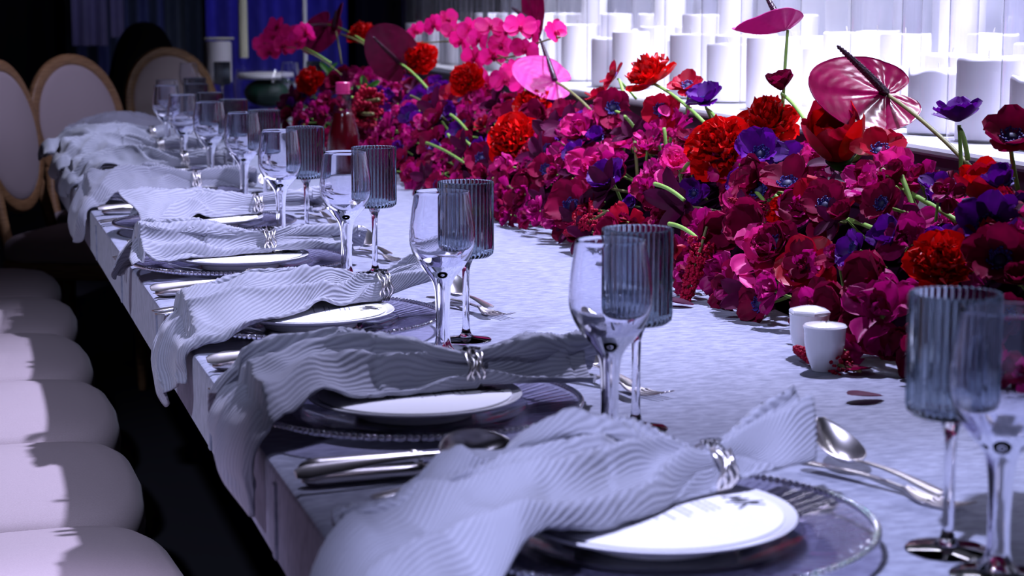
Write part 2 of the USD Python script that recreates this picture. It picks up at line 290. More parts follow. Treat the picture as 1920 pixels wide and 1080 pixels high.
ridge = [T(box(0.045, 0.0011, 0.0012, (0.1415, 0, 0.0)), xf((0, 0, 0.0155), a) @ xf((0, 0, 0), 0, 0, -0.1)) for a in np.arange(96) * 2 * PI / 96]
obj('rim_flutes', cat_(*[T(box(0.042, 0.0011, 0.0009), xf((0.1435 * math.cos(a), 0.1435 * math.sin(a), 0.0146), a) @ xf(ry=-0.13)) for a in np.arange(110) * 2 * PI / 110]), 'charger', k, False, kind='stuff')

k = kind_of('glass_dish')
obj('dish_body', lathe([(0.001, 0.0085), (0.068, 0.0085), (0.090, 0.0105), (0.108, 0.0165), (0.112, 0.0185), (0.114, 0.0185), (0.114, 0.0172), (0.110, 0.0150), (0.092, 0.0085), (0.070, 0.0066), (0.001, 0.0066)], 72), 'dish', k)
obj('foot_ring', lathe([(0.060, 0.0062), (0.066, 0.0062), (0.066, 0.0085), (0.060, 0.0085), (0.060, 0.0062)], 48), 'glass', k)

k = kind_of('side_plate')
obj('plate_body', lathe([(0.0005, 0.0255), (0.080, 0.0255), (0.100, 0.028), (0.1075, 0.0298), (0.1085, 0.029), (0.1075, 0.0275), (0.098, 0.0235), (0.080, 0.019), (0.062, 0.018), (0.0005, 0.018)], 80), 'china', k, 50)
obj('foot_ring', lathe([(0.055, 0.0088), (0.060, 0.0088), (0.062, 0.0185), (0.053, 0.0185), (0.055, 0.0088)], 48), 'china', k)

k = kind_of('menu_card')
obj('card', lathe([(0.0005, 0.0276), (0.0975, 0.0284), (0.098, 0.0288), (0.0975, 0.0292), (0.0005, 0.0286)], 72), 'card', k, 30)
def stroke(pts, w, z=0.0294, hz=0.0003):
    P = smoothline(np.c_[np.asarray(pts, float), np.full(len(pts), z)], max(2, 6 * (len(pts) - 1)) if len(pts) > 2 else 2)
    return tube(P, w, 6, flat=hz / w, up=(0, 0, 1.0))
# the card is read from the diner's side: lines run along -y, the heading lies towards +x
def L2(q): return [(0.066 + 0.026 * b, -(a - 0.5) * 0.032) for a, b in q]
mk = [[(0.0, 0.05), (0.10, 0.62)], [(0.10, 0.62), (0.2, 0.2)], [(0.2, 0.2), (0.36, 0.7)], [(0.36, 0.7), (0.40, 0.1)], [(0.40, -0.1), (0.66, 1.0)], [(0.66, 0.02), (0.72, 0.8)], [(0.98, 0.85), (0.70, 0.4)], [(0.70, 0.42), (1.05, -0.1)]]
obj('monogram', cat_(*[stroke(L2(q), 0.0012) for q in mk]), 'ink', k, False, label='black brushed monogram heading')
rl = random.Random(4); bars = []
for i, x in enumerate([0.05, 0.044, 0.038, 0.024, 0.018, 0.004, -0.002, -0.008, -0.024, -0.030, -0.044, -0.05]):
    w = rl.uniform(0.022, 0.05)
    y = -w / 2
    while y < w / 2 - 0.004:
        l = rl.uniform(0.004, 0.010); bars.append(box(0.0016, min(l, w / 2 - y), 0.0003, (x, -(y + min(l, w / 2 - y) / 2), 0.0291))); y += l + 0.0018
obj('printed_lines', cat_(*bars), 'greyink', k, False, kind='stuff', label='small grey lines of menu text')

k = kind_of('wine_glass')
bowl = [(0.0003, 0.1000), (0.0080, 0.1005), (0.0140, 0.1030), (0.0200, 0.1085), (0.0285, 0.1185), (0.0352, 0.1300), (0.0380, 0.1410), (0.0379, 0.152), (0.0357, 0.172), (0.0316, 0.1988)]
inner = smoothline(bowl, 30)
outer = smoothline([(0.0326, 0.1988), (0.0369, 0.172), (0.0391, 0.152), (0.0393, 0.140), (0.0366, 0.128), (0.0300, 0.1150), (0.0220, 0.1035), (0.0160, 0.0970), (0.0122, 0.0900), (0.0100, 0.080), (0.0088, 0.065), (0.0082, 0.045), (0.0085, 0.025), (0.0110, 0.012), (0.016, 0.0065), (0.0003, 0.0055)], 64)
obj('bowl', lathe(np.vstack([inner, [[0.0321, 0.1995]], outer[:27]]), 56), 'glass', k, True)
obj('stem', lathe(outer[26:], 32), 'glass', k, True)
obj('foot', lathe([(0.0003, 0.0), (0.0335, 0.0), (0.0345, 0.0012), (0.0335, 0.0022), (0.020, 0.0042), (0.010, 0.0052), (0.0003, 0.0054)], 48), 'glass', k, 50)

k = kind_of('ribbed_glass')
def ribs(a, r, z): return r * (1 + np.where(r > 0.0325, 0.075 * (np.abs(np.cos(a * 19)) - 0.5), 0.0))
obj('bowl', lathe([(0.0003, 0.1055), (0.020, 0.1055), (0.029, 0.1065), (0.0330, 0.1105), (0.0338, 0.116), (0.0338, 0.199), (0.0332, 0.2005), (0.0322, 0.199), (0.0318, 0.118), (0.0285, 0.1115), (0.020, 0.1100), (0.0003, 0.1100)], 304, ribs), 'smoke', k, 55)
obj('stem', lathe(smoothline([(0.0003, 0.1052), (0.010, 0.1050), (0.0075, 0.099), (0.0048, 0.09), (0.0042, 0.06), (0.0045, 0.02), (0.0065, 0.009), (0.010, 0.0055), (0.0003, 0.005)], 36), 24), 'glass', k, True)
obj('foot', lathe([(0.0003, 0.0), (0.0310, 0.0), (0.0320, 0.0012), (0.0310, 0.0022), (0.017, 0.0040), (0.008, 0.005), (0.0003, 0.005)], 48), 'glass', k, 50)

def spoon_bowl(L, W, D, x0, slope):
    nu, nv = 22, 12; u = np.linspace(0, 1, nu)[:, None]; v = np.linspace(-1, 1, nv)[None]
    w = W / 2 * np.sin(PI * np.clip(u, 0.02, 0.985) ** 0.85) ** 0.55; x = x0 + L * u + 0 * v; y = w * v
    e = np.clip(1 - v ** 2, 0, 1) * np.sin(PI * u) ** 0.7
    z = 0.006 - D * e + 0.004 * (2 * u - 1) ** 2 + slope * L * u
    return solid(np.stack([x, y + 0 * x, z + 0 * x], -1), 0.0011)[0]
def handle(x0, x1, w0, w1, z0=0.004, arch=0.006, th=0.4):
    t = np.linspace(0, 1, 26); x = x0 + (x1 - x0) * t; z = z0 + arch * np.sin(PI * t) * (1 - t * 0.4); w = w0 + (w1 - w0) * t ** 1.6
    w[-1] *= 0.5; w[-2] *= 0.85
    return tube(np.stack([x, 0 * x, z], -1), w, 12, flat=np.maximum(0.0013 / w, 0.22), up=(0, 0, 1.0))
# cutlery lies along x with the business end towards +x, origin at mid length, underside on z = 0
def make_spoon(nm, Ls, slope):
    k = kind_of(nm); b = 0.33 * Ls
    obj('bowl', spoon_bowl(b, 0.225 * Ls, 0.012, Ls / 2 - b, slope), 'silver', k, True)
    obj('handle', handle(Ls / 2 - b + 0.003, -Ls / 2, 0.0028, 0.0085, 0.0085, 0.004), 'silver', k, 50)
make_spoon('soup_spoon', 0.205, 0.05); make_spoon('dessert_spoon', 0.185, 0.42)
def make_fork(nm, Ls):
    k = kind_of(nm); h = 0.36 * Ls; x0 = Ls / 2 - h; W = 0.024
    for j in range(4):
        y = (j - 1.5) * W / 3.6; t = np.linspace(0, 1, 10)
        P = np.stack([x0 + h * 0.42 + h * 0.58 * t, y * (1 + 0.1 * t), 0.004 + 0.012 * (t - 0.35) ** 2 - 0.001], -1)
        obj('tine', tube(P, np.linspace(0.0021, 0.0011, 10), 8, flat=0.7), 'silver', k, True)
    u = np.linspace(0, 1, 12)[:, None]; v = np.linspace(-1, 1, 8)[None]
    w = 0.003 + (W / 2 * 1.02 - 0.003) * np.sin(PI / 2 * u) ** 1.3
    P = np.stack([x0 + h * 0.46 * u + 0 * v, w * v, 0.0085 - 0.0065 * np.sin(PI / 2 * u) + 0.0015 * v ** 2], -1)
    obj('head', solid(P, 0.0022)[0], 'silver', k, True)
    obj('handle', handle(x0 + 0.002, -Ls / 2, 0.003, 0.0085, 0.008, 0.004), 'silver', k, 50)
make_fork('dinner_fork', 0.205); make_fork('dessert_fork', 0.185)
k = kind_of('dinner_knife'); Ls = 0.235
t = np.linspace(0, 1, 24); hx = -Ls / 2 + 0.105 * t; hw = 0.0098 - 0.0022 * t; hw[0] = 0.003; hw[1] = 0.0066; hw[2] = 0.0082
obj('handle', tube(np.stack([hx, 0 * hx, 0.0068 + 0 * hx], -1), hw, 14, flat=0.8, up=(0, 0, 1.0)), 'silver', k, 60)
obj('bolster', cat_(T(lathe([(0.0003, -0.004), (0.0070, -0.003), (0.0078, 0), (0.0070, 0.003), (0.0003, 0.004)], 20), xf((-Ls / 2 + 0.107, 0, 0.0068), ry=PI / 2)), T(lathe([(0.0003, -0.003), (0.0055, -0.002), (0.0055, 0.002), (0.0003, 0.003)], 20), xf((-Ls / 2 + 0.1135, 0, 0.0068), ry=PI / 2))), 'silver', k, 40)
u = np.linspace(0, 1, 20); top = 0.0085 * np.where(u < 0.75, 1, np.sqrt(np.clip(1 - ((u - 0.75) / 0.25) ** 2, 0, 1)) * 1.0); bot = -0.0085 * np.ones(20) * np.clip(0.55 + u, 0, 1); bot = bot * np.sqrt(np.clip(1 - np.clip((u - 0.85) / 0.15, 0, 1) ** 3, 0, 1))
P = np.stack([np.stack([-Ls / 2 + 0.112 + 0.123 * u, q, 0.0055 + 0 * u - 0.002 * u], -1) for q in (top, top * 0.5 + bot * 0.5, bot)], 0)
obj('blade', solid(P, 0.0018)[0], 'steel', k, 40)

k = kind_of('napkin_ring')
for j in range(4):
    obj('band', T(ellipse_ring(0.0215, 0.0185, 0.0017, 0.0016, j * 1.4), xf(((j - 1.5) * 0.0048, 0, 0))), 'silver', k, True)
gem = trimesh.creation.icosphere(1, 0.0031)
rg = random.Random(3)
for j in range(11):
    a = PI / 2 + rg.uniform(-0.55, 0.55)
    obj('crystal', T(gem, xf((rg.uniform(-0.009, 0.009), 0.0235 * math.cos(a), 0.0205 * math.sin(a)))), 'crystal', k, False)

# ------------------------------------------------------------------ napkins: each one is its own folded cloth
from scipy.interpolate import PchipInterpolator
KEY = np.array([(-0.50, 0.16), (-0.92, 0.05), (-1.0, 0.13), (-0.62, 0.62), (-0.28, 0.93), (-0.02, 0.86), (0.22, 0.62), (0.46, 0.90), (0.74, 0.72), (1.0, 0.14), (0.90, 0.05), (0.35, 0.12), (-0.20, 0.34), (-0.34, 0.52), (-0.05, 0.60), (0.25, 0.42)])
def napkin(seed, ring, cen, ang=0.0, body=0.30, tail=0.13, W=0.075, H=0.048, Wt=0.055, Ht=0.04, corner=0.05, cpos=0.3, wild=1.0, tailup=0.0, bend=0.0, flat=0.7, cw=0.1, spread=1.15, shift=0.032, arch=(), pl=1.0, fan=0.85):
    """A square of cord cloth folded over, drawn through the ring at ring=(x, y, z) and spread over plate and table edge. cen: the setting's centre."""
    nu, nv = 190, 120
    nk = len(KEY); vv = np.linspace(0, 1, nv); uk = np.linspace(0, 1, nk)
    u = np.linspace(0, 1, nu)[:, None]
    end = body + corner * np.exp(-((u - cpos) / cw) ** 2) - 0.05 * np.clip((u - 0.62) / 0.2, 0, 1) - 0.02 * (1 - np.clip(u / 0.12, 0, 1)) + 0.010 * np.sin(u * 19 + seed)
    tl = tail + 0.020 * np.sin(u * 9 + seed * 2) - 0.045 * np.clip((u - 0.7) / 0.2, 0, 1)
    s = -tl + vv[None] * (tl + end)                       # metres from the ring, + towards the diner
    sk = np.linspace(s.min(), s.max(), 90)
    def wob(a, b, f): return (fbm(np.stack(np.broadcast_arrays(sk[:, None] * f + a, np.arange(nk)[None] * 0.83 + b, np.float64(seed * 1.37)), -1), 3, seed) - 0.5) * 2
    gk = (1 - np.exp(-(np.abs(sk) / 0.085) ** 1.5))[:, None]
    ky = KEY[None, :, 0] + wild * gk * 0.42 * wob(0, 0, 7.5); kz = KEY[None, :, 1] + wild * (0.12 + gk) * 0.34 * wob(5, 9, 9.5) * (KEY[None, :, 1] > 0.3)
    for s0, w0, h0 in arch: kz[:, 0:4] += (h0 * np.exp(-((sk - s0) / w0) ** 2))[:, None] * np.array([[0.9, 1.0, 1.0, 0.35]]); ky[:, 0:2] += (0.25 * h0 * np.exp(-((sk - s0) / w0) ** 2))[:, None]
    kz = np.maximum(kz, 0.03); bdk = (sk > 0)[:, None]
    ky = np.where(bdk & (ky < 0), ky * (1 + fan * np.clip((sk[:, None] - 0.02) / 0.19, 0, 1)), ky)      # the near side spreads over the charger
    Wk = 0.0175 + (np.where(bdk, W * (1 + (spread - 1) * np.clip((sk[:, None] - 0.1) / 0.15, 0, 1)), Wt) - 0.0175) * gk
    Hk = 0.032 + (np.where(bdk, H * (1 + (flat - 1) * np.clip((sk[:, None] - 0.12) / 0.14, 0, 1)), Ht) - 0.030) * gk
    Y0 = PchipInterpolator(uk, ky * Wk, axis=1)(u[:, 0]); Z0 = PchipInterpolator(uk, kz * Hk, axis=1)(u[:, 0])      # (sk, nu)
    from scipy.interpolate import RectBivariateSpline
    ui = np.broadcast_to(u, s.shape)
    y = RectBivariateSpline(sk, u[:, 0], Y0, kx=3, ky=1).ev(s, ui); z = RectBivariateSpline(sk, u[:, 0], Z0, kx=3, ky=1).ev(s, ui)
    g = 1 - np.exp(-(np.abs(s) / 0.07) ** 1.4)
    wn = fbm(np.stack([s * 7, ui * 2.5, 0 * s + seed * 2.2], -1), 2, seed + 5) - 0.5            # pleats drawn together by the ring, opening as they run out
    amp = 0.0030 + 0.0065 * np.exp(-((np.abs(s) - 0.075) / 0.06) ** 2) + 0.0028 * (np.abs(s) > 0.1); win = np.clip((ui - 0.10) / 0.06, 0, 1) * np.clip((0.72 - ui) / 0.06, 0, 1)
    q = ui * 11 + 4.5 * wn + seed; tr_ = 1 - 2 * np.abs(np.sin(PI * q)) ** 0.8
    z = z + pl * amp * win * tr_; y = y + 0.9 * pl * amp * win * np.cos(PI * q + 0.6)
    fine = fbm(np.stack([s * 28, ui * 14, 0 * s + seed], -1), 3, seed + 1) - 0.5
    z = z + 0.012 * fine * g; y = y + 0.008 * g * (fbm(np.stack([s * 22, ui * 9, 0 * s + seed + 3], -1), 2, seed + 2) - 0.5)
    z = np.maximum(z, 0.0012)
    cs, sn = math.cos(ang), math.sin(ang); yb = y + np.where(s > 0, shift * g, 0.3 * shift * g) + bend * np.clip(s, 0, 1) ** 2 * 10
    X = ring[0] - cs * s + sn * yb; Y = ring[1] - sn * s - cs * yb * -1
    rad = np.hypot(X - cen[0], Y - cen[1])
    base = np.interp(rad, [0, 0.10, 0.112, 0.150, 0.172, 0.20], [0.030, 0.031, 0.0305, 0.026, 0.0235, 0.004])
    k_ = np.exp(-(np.abs(s) / 0.05) ** 2); lift = np.where(s < 0, np.maximum(0, 0.004 + tailup * np.abs(s)), 0)
    bs = np.where(s < 0, np.maximum(base, ring[2] - 0.017 - 0.06 * np.maximum(-s - 0.05, 0) + lift), base * (1 - k_) + (ring[2] - 0.017) * k_)
    Z = np.maximum(bs, base) + z
    hgt = np.maximum(Z - base, 0.001); xe = XE + 0.004; over = np.maximum(xe - X, 0); Rd = 0.012; R2 = Rd + np.minimum(hgt, 0.03) * 0.8; th = np.minimum(over / R2, PI / 2)
    b0 = np.where(over > 0, np.minimum(base, 0.004), base)
    hh = hgt * np.where(over > 0, np.exp(-over / 0.09), 1.0)
    Xn = np.where(over > 0, xe - R2 * np.sin(th) - 0.3 * hh * (th / (PI / 2)), X)
    Zn = np.where(over > 0, b0 + hh * np.cos(th) - R2 * (1 - np.cos(th)) - np.maximum(over - R2 * PI / 2, 0), Z)
    P = np.stack([Xn, Y, Zn + TOP], -1)
    wid = np.r_[0, np.cumsum(np.hypot(np.diff(KEY[:, 0]), np.diff(KEY[:, 1]) * 0.6))]
    uv = np.stack([np.interp(ui, uk, wid) * 0.075 + s * (0.35 if seed % 2 else 0.12), s], -1)
    return solid(P, 0.0022, uv)

SET = [  # centre x, y of each setting; ring; wine glass; ribbed glass; napkin options
    dict(c=(0.505, 1.29), ring=(0.066, 0.046, 0.048), wine=(0.213, -0.140), rib=(0.212, -0.070), nap=dict(fan=0.45, seed=3, ang=0.25, body=0.335, tail=0.078, W=0.088, H=0.060, Wt=0.062, Ht=0.056, corner=0.02, cpos=0.3, tailup=0.2, flat=0.72, shift=0.036, arch=((0.175, 0.03, 0.35), (0.27, 0.05, 0.5)))),
    dict(c=(0.435, 1.78), ring=(0.062, 0.010, 0.048), wine=(0.148, -0.168), rib=(0.200, -0.100), nap=dict(seed=8, ang=-0.03, body=0.255, tail=0.135, W=0.072, H=0.058, Wt=0.052, Ht=0.048, corner=0.055, cpos=0.14, cw=0.09, shift=0.036, arch=((0.175, 0.028, 0.42), (0.23, 0.018, 0.3)))),
    dict(c=(0.432, 2.33), ring=(0.103, 0.045, 0.048), wine=(0.120, -0.215), rib=(0.175, -0.120), nap=dict(seed=5, ang=0.16, body=0.275, tail=0.11, W=0.078, H=0.048, Wt=0.048, Ht=0.045, corner=0.09, cpos=0.26, cw=0.08, tailup=0.3, flat=0.6, shift=0.03, arch=((0.085, 0.018, 0.28),))),
    dict(c=(0.428, 2.906), ring=(0.046, 0.0, 0.048), wine=(0.140, -0.150), rib=(0.199, -0.085), nap=dict(seed=11, ang=-0.05, body=0.215, tail=0.145, W=0.062, H=0.050, Wt=0.042, Ht=0.035, corner=0.02, cpos=0.55, flat=1.0, shift=0.03, arch=((0.225, 0.025, 0.7),))),
    dict(c=(0.445, 3.46), ring=(0.100, 0.015, 0.048), wine=(0.115, -0.165), rib=(0.172, -0.110), nap=dict(seed=14, ang=0.05, body=0.23, tail=0.12, W=0.075, H=0.050, Wt=0.042, corner=0.02, cpos=0.3, flat=0.95, arch=((0.12, 0.015, 0.2),))),
    dict(c=(0.440, 4.04), ring=(0.060, -0.02, 0.048), wine=(0.144, -0.150), rib=(0.197, -0.100), nap=dict(seed=17, ang=-0.02, body=0.235, tail=0.12, W=0.075, H=0.052, Wt=0.045, corner=0.08, cpos=0.2, arch=((0.19, 0.03, 0.25),))),
    dict(c=(0.450, 4.58), ring=(0.090, -0.01, 0.048), wine=(0.130, -0.200), rib=(0.195, -0.140), nap=dict(seed=20, ang=0.05, body=0.25, tail=0.12, W=0.075, H=0.052, Wt=0.045, corner=0.07, cpos=0.2, arch=((0.2, 0.04, 0.6),))),
    dict(c=(0.455, 5.08), ring=(0.080, -0.02, 0.048), wine=(0.110, -0.300), rib=(0.185, -0.25), nap=dict(seed=24, ang=0.0, body=0.24, tail=0.12, W=0.075, H=0.054, Wt=0.045, corner=0.06, cpos=0.2, arch=((0.14, 0.03, 0.3),))),
    dict(c=(0.490, 5.60), ring=(0.080, 0.0, 0.048), wine=(0.100, -0.220), rib=(0.190, -0.180), nap=dict(seed=29, ang=0.05, body=0.27, tail=0.12, W=0.08, H=0.054, Wt=0.045, corner=0.06, cpos=0.2, arch=((0.2, 0.04, 0.6),))),
    dict(c=(0.580, 6.12), ring=(0.080, 0.0, 0.048), wine=(0.060, -0.320), rib=(0.160, -0.200), nap=dict(seed=33, ang=0.1, body=0.29, tail=0.12, W=0.08, H=0.054, Wt=0.045, corner=0.03, cpos=0.2, arch=((0.2, 0.04, 0.6),))),
]
ORD = ['nearest', 'second', 'third', 'fourth', 'fifth', 'sixth', 'seventh', 'eighth', 'ninth', 'farthest']
NAPLOOK = ['bright grey napkin with a dark open loop over the nearest plate', 'shaded grey corduroy napkin with its corner hanging below the cloth at the second plate', 'ribbed grey napkin spread flat with a corner over the edge at the third plate', 'rolled grey napkin with short open end at the fourth plate', 'square-ended ribbed grey napkin at the fifth plate']
KP = '/World/Kinds/'
def put(kind, name, label, cat, x, y, rz=0.0, z=0.0, group=None, rx=0.0, ry=0.0):
    return thing(name, label, cat, xf((x, y, TOP + z), rz, rx, ry), group, ref=KP + kind)
for i, S in enumerate(SET):
    cx, cy = S['c']; w = ORD[i]; of = f'at the {w} place setting'
    rj = random.Random(40 + i)
    put('charger_plate', 'charger_plate', f'clear glass charger plate with beaded rim {of}', 'charger plate', cx, cy, rj.uniform(0, 6), group='glass charger plates')
    put('glass_dish', 'glass_dish', f'shallow clear glass dish under the white plate {of}', 'dish', cx, cy, group='glass dishes')
    put('side_plate', 'side_plate', f'round white china plate {of}', 'plate', cx, cy, group='white plates')
    put('menu_card', 'menu_card', f'round white menu card lying in the plate {of}', 'menu', cx, cy, rj.uniform(-0.15, 0.15), group='round menu cards')
    r = S['ring']; o = S['nap']
    m, uv = napkin(ring=(cx + r[0], cy + r[1], r[2]), cen=(cx, cy), **o)
    obj('napkin', m, 'napkin', None, True, uv, NAPLOOK[i] if i < 5 else f'grey napkin drawn through a silver ring at the {w} place setting', 'napkin', 'grey corduroy napkins')
    put('napkin_ring', 'napkin_ring', f'silver crystal napkin ring around the napkin {of}', 'napkin ring', cx + r[0], cy + r[1], o['ang'], r[2], 'silver napkin rings')
    put('wine_glass', 'wine_glass', f'clear stemmed wine glass {of}', 'wine glass', cx + S['wine'][0], cy + S['wine'][1], group='clear wine glasses')
    put('ribbed_glass', 'ribbed_glass', f'smoked ribbed stemmed glass {of}', 'glass', cx + S['rib'][0], cy + S['rib'][1], group='smoked ribbed glasses')
    if i < 8:
        a = rj.uniform(-0.03, 0.03)
        put('dinner_knife', 'dinner_knife', f'silver dinner knife next to the charger {of}', 'knife', cx - 0.035, cy - 0.176, a + 0.10, group='silver knives')
        put('dinner_knife', 'dinner_knife', f'silver dinner knife, outer one of the two, {of}', 'knife', cx - 0.040, cy - 0.226, a + 0.04, group='silver knives')
        put('soup_spoon', 'soup_spoon', f'silver spoon resting on the knives {of}', 'spoon', cx - 0.066, cy - 0.222, a + 0.20, 0.0125, 'silver spoons', ry=-0.02, rx=0.75)
        put('dinner_fork', 'dinner_fork', f'silver dinner fork next to the charger {of}', 'fork', cx - 0.085, cy + 0.186, a + 0.36, group='silver forks')
        put('dinner_fork', 'dinner_fork', f'silver dinner fork, outer one of the two, {of}', 'fork', cx - 0.085, cy + 0.212, a + 0.33, group='silver forks')
    dx = 0.243 if i else 0.252
    put('dessert_fork', 'dessert_fork', f'silver dessert fork crossed under the spoon {of}', 'fork', cx + dx - 0.004, cy + 0.105, -PI / 2 + 0.42 + rj.uniform(-0.08, 0.08), group='silver dessert forks')
    put('dessert_spoon', 'dessert_spoon', f'silver dessert spoon crossed over the fork {of}', 'spoon', cx + dx, cy + 0.118, PI / 2 + rj.uniform(-0.08, 0.12), 0.0075, 'silver dessert spoons', ry=0.0)
put('soup_spoon', 'soup_spoon', 'silver spoon cut by the bottom edge of the photo beside the nearest charger', 'spoon', 0.665, 1.045, 0.1, 0.004)

# ------------------------------------------------------------------ candles on the plinth
k = kind_of('hurricane_tube')
obj('tube', lathe([(0.064, 0.004), (0.064, 0.25), (0.064, 0.50)], 40), 'tube', k, True)
obj('rim', tube(np.array([[0.064 * math.cos(a), 0.064 * math.sin(a), 0.50] for a in np.linspace(0, 2 * PI, 41)]), 0.0016, 6, cap=False), 'glass', k, True)
obj('base', lathe([(0.0003, 0.0), (0.062, 0.0), (0.065, 0.002), (0.065, 0.004), (0.0003, 0.0045)], 40), 'tube', k, 50)
def candle_kind(nm, r, h, seed, melt=0.0):
    k = kind_of(nm); n = 56
    prof = [(0.0003, 0.0), (r * 0.985, 0.0), (r, 0.003), (r, h * 0.3), (r, h * 0.6), (r, h - 0.006), (r * 0.985, h - 0.002), (r * 0.94, h), (r * 0.8, h - 0.002), (r * 0.5, h - 0.006), (0.0003, h - 0.008)]
    m = lathe(prof, n); v = m.vertices; up = np.clip((v[:, 2] / h - 0.5) / 0.5, 0, 1)
    v[:, 2] += up * melt * (fbm(np.c_[v[:, :2] * 22, np.full(len(v), seed)], 2, seed) - 0.5) * 2
    m.vertices = v; obj('wax', m, 'wax', k, 35)
    obj('wick', tube(bez((0, 0, h - 0.010), (0, 0, h + 0.006), (0.003, 0.001, h + 0.012), 6), 0.0011, 6), 'wick', k, True)
for j, (r, h, m) in enumerate([(0.050, 0.105, 0.012), (0.050, 0.15, 0.002), (0.050, 0.165, 0.003), (0.050, 0.13, 0.003), (0.048, 0.20, 0.003), (0.046, 0.34, 0.002)]): candle_kind(f'pillar_candle_{j}', r, h, j + 3, m)
k = kind_of('frosted_column'); obj('column', lathe([(0.0003, 0.0), (0.045, 0.0), (0.046, 0.002), (0.046, 0.60), (0.044, 0.602), (0.0003, 0.602)], 32), 'frost', k, 50)
def on_plinth(kind, name, label, cat, s, d, group, rz=0.0):
    p = plinth(s, d, ZL); return thing(name, label, cat, xf(p, rz), group, ref=KP + kind)
rc = random.Random(12); HT = ['low melted', 'tall', 'taller', 'medium', 'very tall', 'column-high']
SEG = lambda q: next(w for q_, w in ((3.2, 'at its left end'), (2.0, 'behind the orchids'), (1.1, 'behind the side-on peony'), (0.1, 'behind the wine anthurium'), (-9, 'at its right end')) if q >= q_)
front = {0: ('pillar_candle_0', 'low white pillar candle with a melted sloping rim in the front row, rightmost'), }
s0 = [at(1785, 236, ZL), at(1905, 250, ZL), at(1697, 203, ZL), at(1590, 190, ZL), at(1450, 183, ZL), at(1335, 165, ZL), at(1215, 163, ZL), at(1133, 152, ZL), at(1060, 140, ZL)]
ss = sorted(float((p - PA) @ PD) for p in s0)
row = [min(ss) - 0.36, min(ss) - 0.18]
for q in ss: row.append(max(q, row[-1] + 0.14))
while row[-1] < PL1 - 0.25: row.append(row[-1] + 0.20)
kinds1 = [0, 3, 0, 0, 1, 3, 1, 1, 3, 2, 1]
NTH = 'rightmost second third fourth fifth sixth seventh eighth ninth tenth eleventh twelfth thirteenth fourteenth fifteenth sixteenth seventeenth eighteenth nineteenth twentieth'.split() + ['far'] * 20
NTH = [n if i == 0 or n == 'far' else n for i, n in enumerate(NTH)]
for i, q in enumerate(row):
    nth = 'rightmost of all' if i == 0 else (f'{NTH[i]} from the right' if i < 20 else 'towards the left end')
    d = 0.10 + 0.02 * (i % 2) if i > 3 else 0.095
    kd = kinds1[i] if i < len(kinds1) else rc.choice([1, 2, 3])
    on_plinth('hurricane_tube', 'hurricane_glass', f'clear hurricane tube in the front row on the plinth, {nth}', 'candle holder', q, d, 'front row hurricane tubes' if i < 20 else 'last front row hurricane tubes')
    p = plinth(q, d, ZL + 0.0046); thing('pillar_candle', f'white {HT[kd]} pillar candle inside a front row tube, {nth}', 'candle', xf(p, rc.uniform(0, 6)), 'front row pillar candles' if i < 20 else 'last front row pillar candles', ref=KP + f'pillar_candle_{kd}')
for r_, (d, step) in enumerate([(0.26, 0.19), (0.40, 0.17)]):
    q = PL0 + 0.1 + r_ * 0.07
    while q < PL1 - 0.1:
        kd = rc.choice([1, 2, 3, 4, 4, 2, 5] if r_ else [1, 2, 3, 4, 1])
        on_plinth(f'pillar_candle_{kd}', 'pillar_candle', f'{HT[kd]} white pillar candle in the {"second" if r_ == 0 else "third"} row of the plinth, {SEG(q)}', 'candle', q + rc.uniform(-0.02, 0.02), d + rc.uniform(-0.02, 0.02), f'{"second" if r_ == 0 else "third"} row, {HT[kd]}, {SEG(q)}', rc.uniform(0, 6)); q += step * rc.uniform(0.9, 1.25)
for r_, (d, step) in enumerate([(0.56, 0.150), (0.70, 0.125)]):
    q = PL0 + 0.1 + r_ * 0.06
    while q < PL1 - 0.05:
        on_plinth('frosted_column', 'frosted_tube', f'tall frosted glass tube in the {"fourth row" if r_ == 0 else "backmost row"} of the plinth, {SEG(q)}', 'tube', q, d + rc.uniform(-0.02, 0.02), f'{"fourth row" if r_ == 0 else "backmost"} frosted tubes, {SEG(q)}'); q += step * rc.uniform(0.9, 1.2)

# ------------------------------------------------------------------ flowers: petals
def petal(L, W, elev=0.3, curl=0.6, cup=0.3, ruf=0.0, rfreq=3.0, seed=0, wide=0.55, tip=0.5, nu=7, nv=7, notch=0.0, base=0.25):
    """One petal from the origin outwards along +x. elev: rise at the base, curl: bend towards the tip (+ up), cup: hollow across."""
    v = np.linspace(0, 1, nv)[None, :]; u = np.linspace(-1, 1, nu)[:, None]
    w = W / 2 * (base + (1 - base) * np.sin(PI / 2 * np.clip(v / wide, 0, 1))) * np.where(v > wide, np.sqrt(np.clip(1 - ((v - wide) / (1 - wide)) ** 2 * (1 - tip ** 2 * 0.4), 0.0, 1)), 1)
    th = elev + curl * np.linspace(0, 1, nv); ds = L / (nv - 1)
    x = np.r_[0, np.cumsum(np.cos(th[:-1]) * ds)]; z = np.r_[0, np.cumsum(np.sin(th[:-1]) * ds)]
    nxv, nzv = -np.sin(th), np.cos(th)
    off = cup * w * u ** 2 + ruf * W * (v ** 1.5) * np.sin(rfreq * PI * u + seed * 1.7) * (0.4 + 0.6 * np.abs(u)) + ruf * 0.5 * W * v ** 2 * np.sin(rfreq * 1.9 * PI * u + seed)
    ln = 1 + notch * v ** 4 * np.sin(7 * PI * u + seed)
    P = np.stack([x[None] * ln + nxv[None] * off, u * w, z[None] * ln + nzv[None] * off], -1)
    return grid(P)
def rot(m, rz, loc=(0, 0, 0), ry=0.0, rx=0.0, s=1.0): return T(m, xf(loc, rz, rx, ry, s))
def put_petals(k, specs, mat, name='petal', parent=None):
    for m in specs: obj(name, m, mat, parent or k, True)
def stem_mesh(a, b, c, r=0.0026): return tube(bez(a, b, c, 9), np.linspace(r, r * 1.15, 9), 7)
